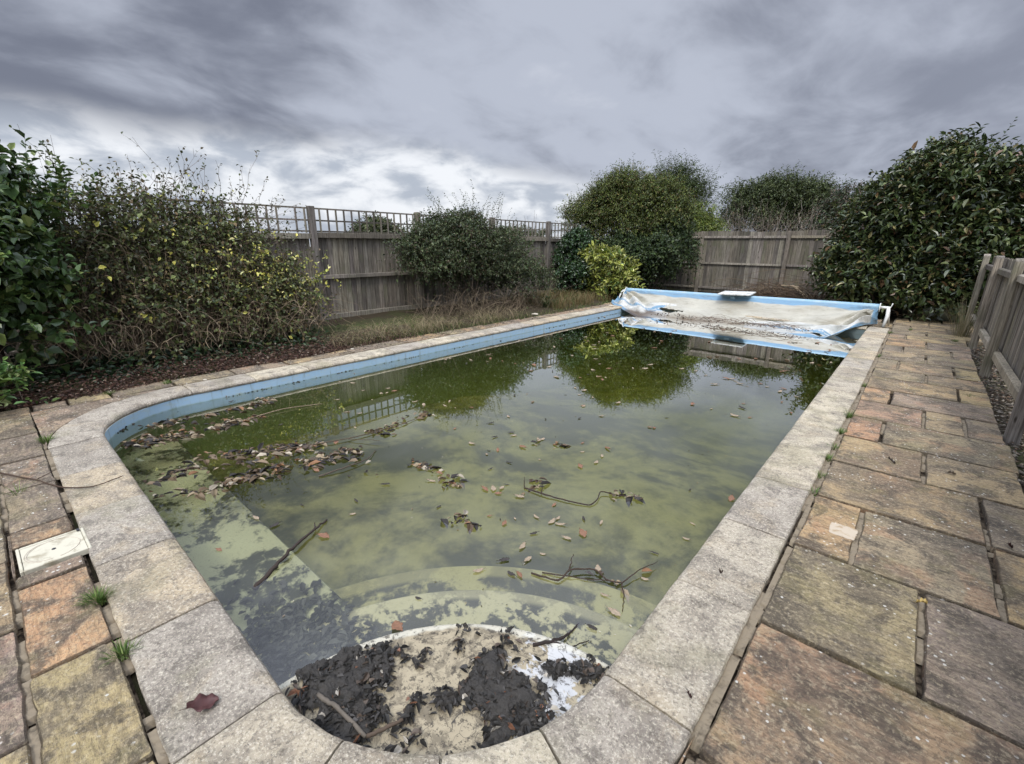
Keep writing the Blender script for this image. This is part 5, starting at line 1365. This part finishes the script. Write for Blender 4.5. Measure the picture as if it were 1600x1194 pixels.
def leaf_mesh(name, L, W, c, curl=.25, seed=0, cup=.012, thick=.0012):
    """a single fallen leaf: curved ribbed blade with a lobed outline, a little thickness and a stalk"""
    r_ = np.random.default_rng(seed); n = 11; t = np.linspace(0, 1, n)
    wd = W * .5 * np.sin(np.pi * np.clip(t, .03, .97)) ** .7 * (1 + r_.normal(size=n) * .12)
    g = Geo(); rows = []
    ph = r_.uniform(0, 6)
    for i in range(n):
        x = L * (t[i] - .5); zc = cup * math.sin(t[i] * 3 + ph) + curl * L * (t[i] - .5) ** 2
        for s in (-1, -.5, 0, .5, 1):
            rows.append((x + abs(s) * .04 * L * (1 - t[i]), s * wd[i] + .06 * L * math.sin(t[i] * 3), zc + abs(s) ** 1.5 * cup * (1 + .5 * math.sin(i * 1.7 + s)) + r_.normal() * .0008))
    V = np.array(rows); V[:, 2] -= V[:, 2].min() - .001
    V2 = V.copy(); V2[:, 2] += thick
    F = []
    N = len(V)
    for i in range(n - 1):
        for s in range(4):
            a = i * 5 + s; F.append((a, a + 5, a + 6, a + 1)); F.append((N + a, N + a + 1, N + a + 6, N + a + 5))
        for a, b in ((i * 5, i * 5 + 5), (i * 5 + 9, i * 5 + 4)): F.append((a, N + a, N + b, b))
    c = np.array(c); cc = np.tile(c, (2 * N, 1)) * (1 + r_.normal(size=(2 * N, 1)) * .12); cc[2:N:5] *= 1.25
    g.add(np.concatenate([V, V2]), np.array(F), np.clip(cc, .003, .9))
    z0 = V2[2, 2]
    tubes(g, np.array([[[-.5 * L, .0, z0], [-.62 * L, .02 * L, z0 + .002], [-.75 * L, .06 * L, z0]]]), np.array([[.0012, .001, .001]]), c * .7, 4)
    return g
def small_things():
    DK = (.030, .022, .018); BR = (.07, .045, .03)
    w_ = WZ + .006
    stick('stick', 'thick black wet stick jutting out of the water by the shelf edge', [(-2.19, .57, w_ - .02), (-2.25, .70, w_ + .012), (-2.33, .84, w_ + .02), (-2.40, .985, w_ + .012), (-2.46, 1.09, w_)], .013, .005, (.045, .033, .026), side=[[(-2.40, .985, w_ + .012), (-2.47, 1.02, w_ + .01)]])
    stick('twig', 'thin curved dark twig lying across the left coping', [(-4.35, -.19, .012), (-4.05, -.04, .010), (-3.79, .06, .008), (-3.66, .19, .010), (-3.70, .34, .014)], .0052, .003, BR, 'twig', side=[[(-4.05, -.04, .01), (-4.12, .06, .02)]])
    stick('stick', 'short pale broken stick bedded in the sludge, lower left of the step', [(-1.36, .49, -.088), (-1.25, .515, -.090), (-1.10, .525, -.092)], .0085, .007, (.13, .11, .085))
    stick('stick', 'dark stubby stick end at the bottom of the sludgy step', [(-1.10, .53, -.094), (-1.07, .58, -.085), (-1.05, .64, -.085)], .008, .006, (.09, .065, .045))
    stick('twig', 'dark drowned twig crossing the rim of the top corner step', [(-.92, 1.20, -.112), (-.87, 1.27, -.113), (-.85, 1.36, -.135), (-.86, 1.46, -.15)], .008, .004, DK, 'twig', side=[[(-.87, 1.27, -.115), (-.80, 1.32, -.13), (-.77, 1.40, -.14)]])
    stick('floating_branch', 'long thin floating branch in the middle of the water, leaves at both ends', [(-1.80, 2.20, w_), (-1.66, 2.21, w_ + .008), (-1.50, 2.25, w_ + .004), (-1.33, 2.31, w_), (-1.33, 2.40, w_ + .012), (-1.37, 2.50, w_ + .016), (-1.27, 2.54, w_ + .004)], .0055, .0035, (.045, .03, .024), 'branch',
          side=[[(-1.80, 2.20, w_), (-1.9, 2.32, w_)], [(-1.66, 2.21, w_ + .006), (-1.74, 2.34, w_ + .004)], [(-1.27, 2.54, w_), (-1.12, 2.62, w_ + .01)]])
    stick('floating_branch', 'forked floating twig nearest the right coping, above the steps', [(-1.22, 1.56, w_), (-1.07, 1.60, w_ + .004), (-1.08, 1.70, w_ + .018), (-.98, 1.80, w_ + .012), (-.90, 1.77, w_ + .004), (-.83, 1.80, w_ + .01)], .005, .0035, (.055, .038, .028), 'branch',
          side=[[(-1.18, 1.60, w_), (-1.0, 1.70, w_ + .002), (-.84, 1.81, w_)], [(-.83, 1.80, w_ + .008), (-.80, 1.93, w_ + .024), (-.76, 2.06, w_ + .018)], [(-.83, 1.80, w_ + .006), (-.78, 1.73, w_ + .012), (-.74, 1.64, w_)], [(-1.08, 1.70, w_ + .016), (-1.12, 1.80, w_ + .03)]])
    stick('floating_branch', 'slim branch floating at the end of the long leaf rafts', [(-3.88, .95, w_), (-3.66, 1.30, w_ + .012), (-3.45, 1.80, w_ + .01), (-3.38, 2.3, w_ + .008), (-3.45, 2.62, w_)], .006, .003, (.10, .075, .05), 'branch', side=[[(-3.45, 1.8, w_ + .01), (-3.2, 1.95, w_ + .02)]])
    stick('floating_branch', 'short bare twig floating between the rafts and the open water', [(-3.02, 1.32, w_), (-2.98, 1.5, w_ + .014), (-2.98, 1.7, w_ + .01), (-3.1, 1.85, w_)], .006, .003, (.09, .07, .05), 'branch')
    stick('floating_branch', 'thin pale twig floating in the back left corner of the pool', [(-4.6, 1.35, w_), (-4.62, 1.75, w_ + .01), (-4.5, 2.1, w_)], .005, .003, (.26, .19, .13), 'branch')
    # leaves lying on stone
    def one(name, lab, x, y, z, rz, L, W, c, sd, curl=.3, cup=.012, cat='leaf'):
        o = leaf_mesh(name, L, W, c, curl, sd, cup).build(name, M['dry_leaf'], None, True); o.location = (x, y, z); o.rotation_euler = (0, 0, rz); return tag(o, lab, cat)
    one('fallen_leaf', 'large dark purple curled leaf lying on the near left coping', -1.52, .185, .004, R(75), .088, .066, (.085, .034, .03), 5, .5, .012)
    one('fallen_leaf', 'small yellow leaf lying over a joint between two right hand slabs', .28, 2.40, .004, R(5), .036, .018, (.50, .36, .12), 6)
    one('fallen_leaf', 'small dark purple leaf at the right edge of the paving', .62, 3.22, .004, R(40), .03, .022, (.06, .025, .025), 7)
    one('fallen_leaf', 'narrow dark leaf on the orange slab beyond the weeds', .10, 4.05, .004, R(-20), .05, .018, (.06, .045, .035), 8)
    one('fallen_leaf', 'curled brown leaf on a slab halfway down the right hand paving', .42, 4.10, .004, R(30), .05, .02, (.14, .11, .08), 9)
    one('fallen_leaf', 'two tone dark seed husk on the right coping near the steps', -.315, 1.30, .004, R(30), .018, .012, (.05, .02, .018), 10)
    one('fallen_leaf', 'tiny dark leaf on the right coping, two stones up from the steps', -.44, 2.02, .004, R(10), .018, .01, (.05, .03, .02), 11)
    g = Geo()
    V = np.c_[[-.115, .005, .008, -.01, -.10], [2.74, 2.765, 2.83, 2.905, 2.895], np.full(5, .0065)]
    V2 = V.copy(); V2[:, 2] = .003
    # chalky patch of old mortar
    n = 40; A = np.linspace(0, 2 * np.pi, n, endpoint=False); rr = .060 * (1 + .045 * rng.normal(size=n)) * (1 / np.maximum(np.abs(np.cos(A)), np.abs(np.sin(A)))) ** .8
    P = np.c_[-.05 + rr * np.cos(A), 2.82 + rr * 1.1 * np.sin(A), np.full(n, .0055)]
    Pb = P.copy(); Pb[:, 2] = .0; i = np.arange(n); j = (i + 1) % n
    g.add(np.concatenate([P, Pb]), np.stack([i + n, j + n, j, i], 1), (.6, .6, .5)); g.f.append(np.array([i]))
    tag(g.build('mortar_patch', M['chalk']), 'pale chalky patch of old mortar on an orange slab by the coping', 'mortar patch')
    for (x, y, s, lab) in ((-6.2, 7.85, .09, 'white stone on the far left paving edge'), (-5.82, 1.42, .03, 'small white pebble on the left coping near the corner'), (-6.02, 3.35, .035, 'pale pebble on the left paving at the end of the litter'), (-5.7, 10.3, .09, 'white flat stone on the coping before the left reel stand')):
        g = Geo(); A = np.linspace(0, 2 * np.pi, 10, endpoint=False); V = []
        for (q, z) in ((.7, 0), (1, .25), (.8, .5), (.35, .62)): V += [(math.cos(a) * s * q * rng.uniform(.85, 1.1), math.sin(a) * s * q * .7 * rng.uniform(.85, 1.1), z * s * .6) for a in A]
        F = [(k * 10 + i, k * 10 + (i + 1) % 10, k * 10 + 10 + (i + 1) % 10, k * 10 + 10 + i) for k in range(3) for i in range(10)]
        g.add(V, np.array(F), (.6, .58, .5)); g.f.append(np.array([np.arange(30, 40)])); o = g.build('stone', M['cement']); o.location = (x, y, .003); tag(o, lab, 'stone')
small_things()

# ------------------------------------------------------------------ leaves on the water
def in_pool(x, y, m_=.05):
    if not (PX0 + m_ < x < PX1 - m_ and PY0 + m_ < y < 9.9): return False
    for cx in (PX1 - RC, PX0 + RC):
        if y < PY0 + RC and ((cx > -3 and x > cx) or (cx < -3 and x < cx)) and math.hypot(x - cx, y - PY0 - RC) > RC - m_: return False
    return math.hypot(x - SX, y - SY) > .98
def floating():
    rafts = [
     ('raft of brown leaves along the back left wall of the pool', [(-5.05, .75), (-5.0, 1.05), (-4.95, 1.45), (-5.05, 1.85)], .09, 420),
     ('second raft of dark leaves, just in front of the back left one', [(-4.78, .50), (-4.6, .75), (-4.66, 1.1), (-4.55, 1.42)], .10, 520),
     ('long raft of pale and dark leaves stretching out from the shelf', [(-3.8, .52), (-3.88, .89), (-3.70, 1.23), (-3.62, 1.46), (-3.46, 1.77)], .10, 620),
     ('raft of pale curled leaves nearest the left coping', [(-3.48, .46), (-3.36, .73), (-3.40, 1.04), (-3.30, 1.37), (-3.20, 1.72)], .08, 520),
     ('loose drift of leaves trailing from the long raft', [(-3.42, 1.95), (-3.38, 2.28), (-3.45, 2.65)], .08, 150),
     ('clump of rusty leaves floating in the middle of the water', [(-2.66, 1.92), (-2.48, 1.95), (-2.28, 1.99), (-2.16, 1.83)], .055, 130),
     ('dark leaf clump floating below the rusty one', [(-1.90, 1.60), (-1.82, 1.65), (-1.74, 1.68)], .04, 46),
     ('small pair of leaf clumps left of the rusty clump', [(-3.24, 1.78), (-3.0, 1.66), (-2.8, 1.62)], .06, 70),
     ('leaf clump caught on the left end of the floating branch', [(-1.84, 2.24), (-1.76, 2.32), (-1.70, 2.16)], .035, 34),
     ('leaf clump caught on the right end of the floating branch', [(-1.34, 2.42), (-1.22, 2.58), (-1.12, 2.60)], .03, 34),
     ('leaf scraps caught on the forked twig by the right coping', [(-1.02, 1.76), (-.84, 1.80), (-.80, 1.92)], .035, 26),
     ('thin chain of leaves beyond the floating branch', [(-2.28, 2.83), (-2.12, 2.94), (-1.98, 2.97)], .03, 30)]
    PAL = [(0.17, 0.12, 0.07), (0.27, 0.21, 0.13), (0.10, 0.068, 0.042), (0.44, 0.38, 0.28), (0.035, 0.03, 0.025), (0.24, 0.125, 0.06)]
    for k, (lab, line, wd, n) in enumerate(rafts):
        n = int(n * .62); wd *= 1.15
        L = np.array(line); t = rng.random(n) * (len(L) - 1); a = np.minimum(t.astype(int), len(L) - 2); f = (t - a)[:, None]
        P = L[a] * (1 - f) + L[a + 1] * f + rng.normal(size=(n, 2)) * wd * .6
        P = P[np.array([in_pool(x, y, .03) for x, y in P])]
        kk = fbm(P * 7, 200 + k) > .45; P = P[kk]; n2 = len(P)
        s = rng.uniform(.035, .085, n2) * rng.choice([.6, 1.0, 1.3], n2); g = Geo()
        wts = [4, 3, 4, 1.3, 5, 1.6] if k not in (6,) else [2, 1, 2, 1, 8, 2]
        D = norm(np.c_[rng.normal(size=(n2, 2)) + np.array([0.2, .9]), rng.normal(size=n2) * .12])
        leaves(g, np.c_[P, WZ + .002 + rng.uniform(0, .016, n2)], D, norm(rng.normal(size=(n2, 3)) * .28 + [0, 0, 1]), s, s * rng.uniform(.35, .6, n2), palette(n2, PAL, wts, .2), curl=.25, fold=.22)
        o = g.build('leaf_raft', M['dry_leaf']); tag(o, lab, 'floating leaves', 'rafts of leaves on the water', 'stuff')
    kinds = [(leaf_mesh('floating_leaf', .05, .022, (.36, .28, .19), .05, 1, .002), 'small pale buff fallen leaf floating alone on the pool water', 'pale leaves scattered on the water'),
             (leaf_mesh('floating_leaf', .055, .026, (.25, .13, .075), .06, 2, .0025), 'small orange brown fallen leaf floating alone on the pool water', 'orange brown leaves scattered on the water'),
             (leaf_mesh('floating_leaf', .045, .018, (.05, .042, .035), .05, 3, .002), 'small dark rotten leaf floating alone on the pool water', 'dark leaves scattered on the water')]
    protos = [None] * 3; cnt = 0; tries = 0
    while cnt < 270 and tries < 9000:
        tries += 1
        if cnt < 120: x, y = random.uniform(PX0, PX1), random.uniform(4.2, 9.9)
        elif cnt < 220: x, y = random.uniform(PX0, PX1), random.uniform(1.4, 5.0)
        else: x, y = random.uniform(-3.6, PX1), random.uniform(.5, 3.0)
        if not in_pool(x, y, .06): continue
        if fbm(np.array([[x * 1.5, y * 1.5]]), 301)[0] < (.50 if y > 3 else .46): continue
        kd = random.choices((0, 1, 2), (5, 2.6, 2.2))[0]
        g, lab, grp = kinds[kd]
        if protos[kd] is None: o = protos[kd] = g.build('floating_leaf', M['dry_leaf'], None, True)
        else:
            o = protos[kd].copy(); COL.objects.link(o)
        k = random.uniform(.5, 1.35) * (1.35 if y > 4.2 else 1.05)
        o.location = (x, y, WZ + .001); o.rotation_euler = (random.gauss(0, .06), random.gauss(0, .06), random.uniform(0, 6.28)); o.scale = (k, k * random.uniform(.7, 1.3), k)
        zone = ('far end of the pool' if y > 7.2 else 'far half of the pool' if y > 4.4 else 'middle of the pool' if y > 2.4 else 'shallows by the steps' if x > -2.6 else 'shallows by the leaf rafts')
        side_ = '' if y < 2.4 else (', left side' if x < -3.0 else ', right side')
        tag(o, lab.replace('alone on the pool water', 'in the ' + zone + side_), 'leaf', grp); cnt += 1
    # scum and crumbs at the water line and drifting specks
    g = Geo(); n = 340; P = []
    while len(P) < n:
        i = rng.integers(20, len(PP) - 1); f = rng.random(); q = PP[i] * (1 - f) + PP[i + 1] * f + PN[i] * abs(rng.normal() * .008)
        if fbm(np.array([[q[0] * 2.2, q[1] * 2.2]]), 401)[0] > .46: P.append(q)
    P = np.array(P); n2 = len(P)
    leaves(g, np.c_[P, np.full(n2, WZ + .003)], rand_dirs(n2) * [1, 1, .3], norm(rng.normal(size=(n2, 3)) * .5 + [0, 0, 1]), rng.uniform(.012, .035, n2), rng.uniform(.008, .018, n2), palette(n2, [(.03, .026, .02), (.06, .045, .035), (.14, .10, .07)]))
    n3 = 420; Q = np.array([q for q in zip(rng.uniform(PX0, PX1, n3 * 2), rng.uniform(.5, 9.8, n3 * 2)) if in_pool(q[0], q[1], .04)][:n3]); n3 = len(Q)
    leaves(g, np.c_[Q, np.full(n3, WZ + .0025)], rand_dirs(n3) * [1, 1, .1], norm(rng.normal(size=(n3, 3)) * .2 + [0, 0, 1]), rng.uniform(.005, .018, n3), rng.uniform(.003, .009, n3), palette(n3, [(.04, .03, .025), (.25, .18, .12), (.5, .45, .36)]))
    tag(g.build('floating_scum', M['dry_leaf']), 'dark crumbs along the water line and specks drifting on the surface', 'scum', None, 'stuff')
    # debris caught in the fold of the cover
    g = Geo(); n = 260; x = rng.uniform(-4.6, -1.4, n); y = 10.35 + rng.normal(size=n) * .09 + .05 * np.sin(x * 3)
    leaves(g, np.c_[x, y, rng.uniform(-.10, -.03, n)], rand_dirs(n) * [1, 1, .3], norm(rng.normal(size=(n, 3)) * .5 + [0, 0, 1]), rng.uniform(.03, .08, n), rng.uniform(.012, .03, n), palette(n, [(.12, .08, .055), (.2, .15, .11), (.35, .29, .23), (.06, .045, .035)]))
    K = 6; tt = np.linspace(0, 1, K)[None, :, None]; n = 60
    st = np.c_[rng.uniform(-3.6, -1.6, n), 10.35 + rng.normal(size=n) * .12, np.full(n, -.05)]; dr = np.c_[rng.normal(size=n) * .4, rng.normal(size=n) * .12, rng.uniform(-.02, .22, n)]
    tubes(g, st[:, None] + dr[:, None] * tt + np.array([0, 0, -1.]) * .12 * tt ** 2, .004 * (1 - .5 * tt[..., 0]) * np.ones((n, 1)), (.2, .14, .09))
    tag(g.build('cover_debris', M['dry_leaf']), 'wet leaves and twigs caught in the sagging fold of the pool cover', 'debris', None, 'stuff')
floating()
print('objects', len(scene.objects), 'verts', sum(len(o.data.vertices) for o in scene.objects if o.type == 'MESH'))
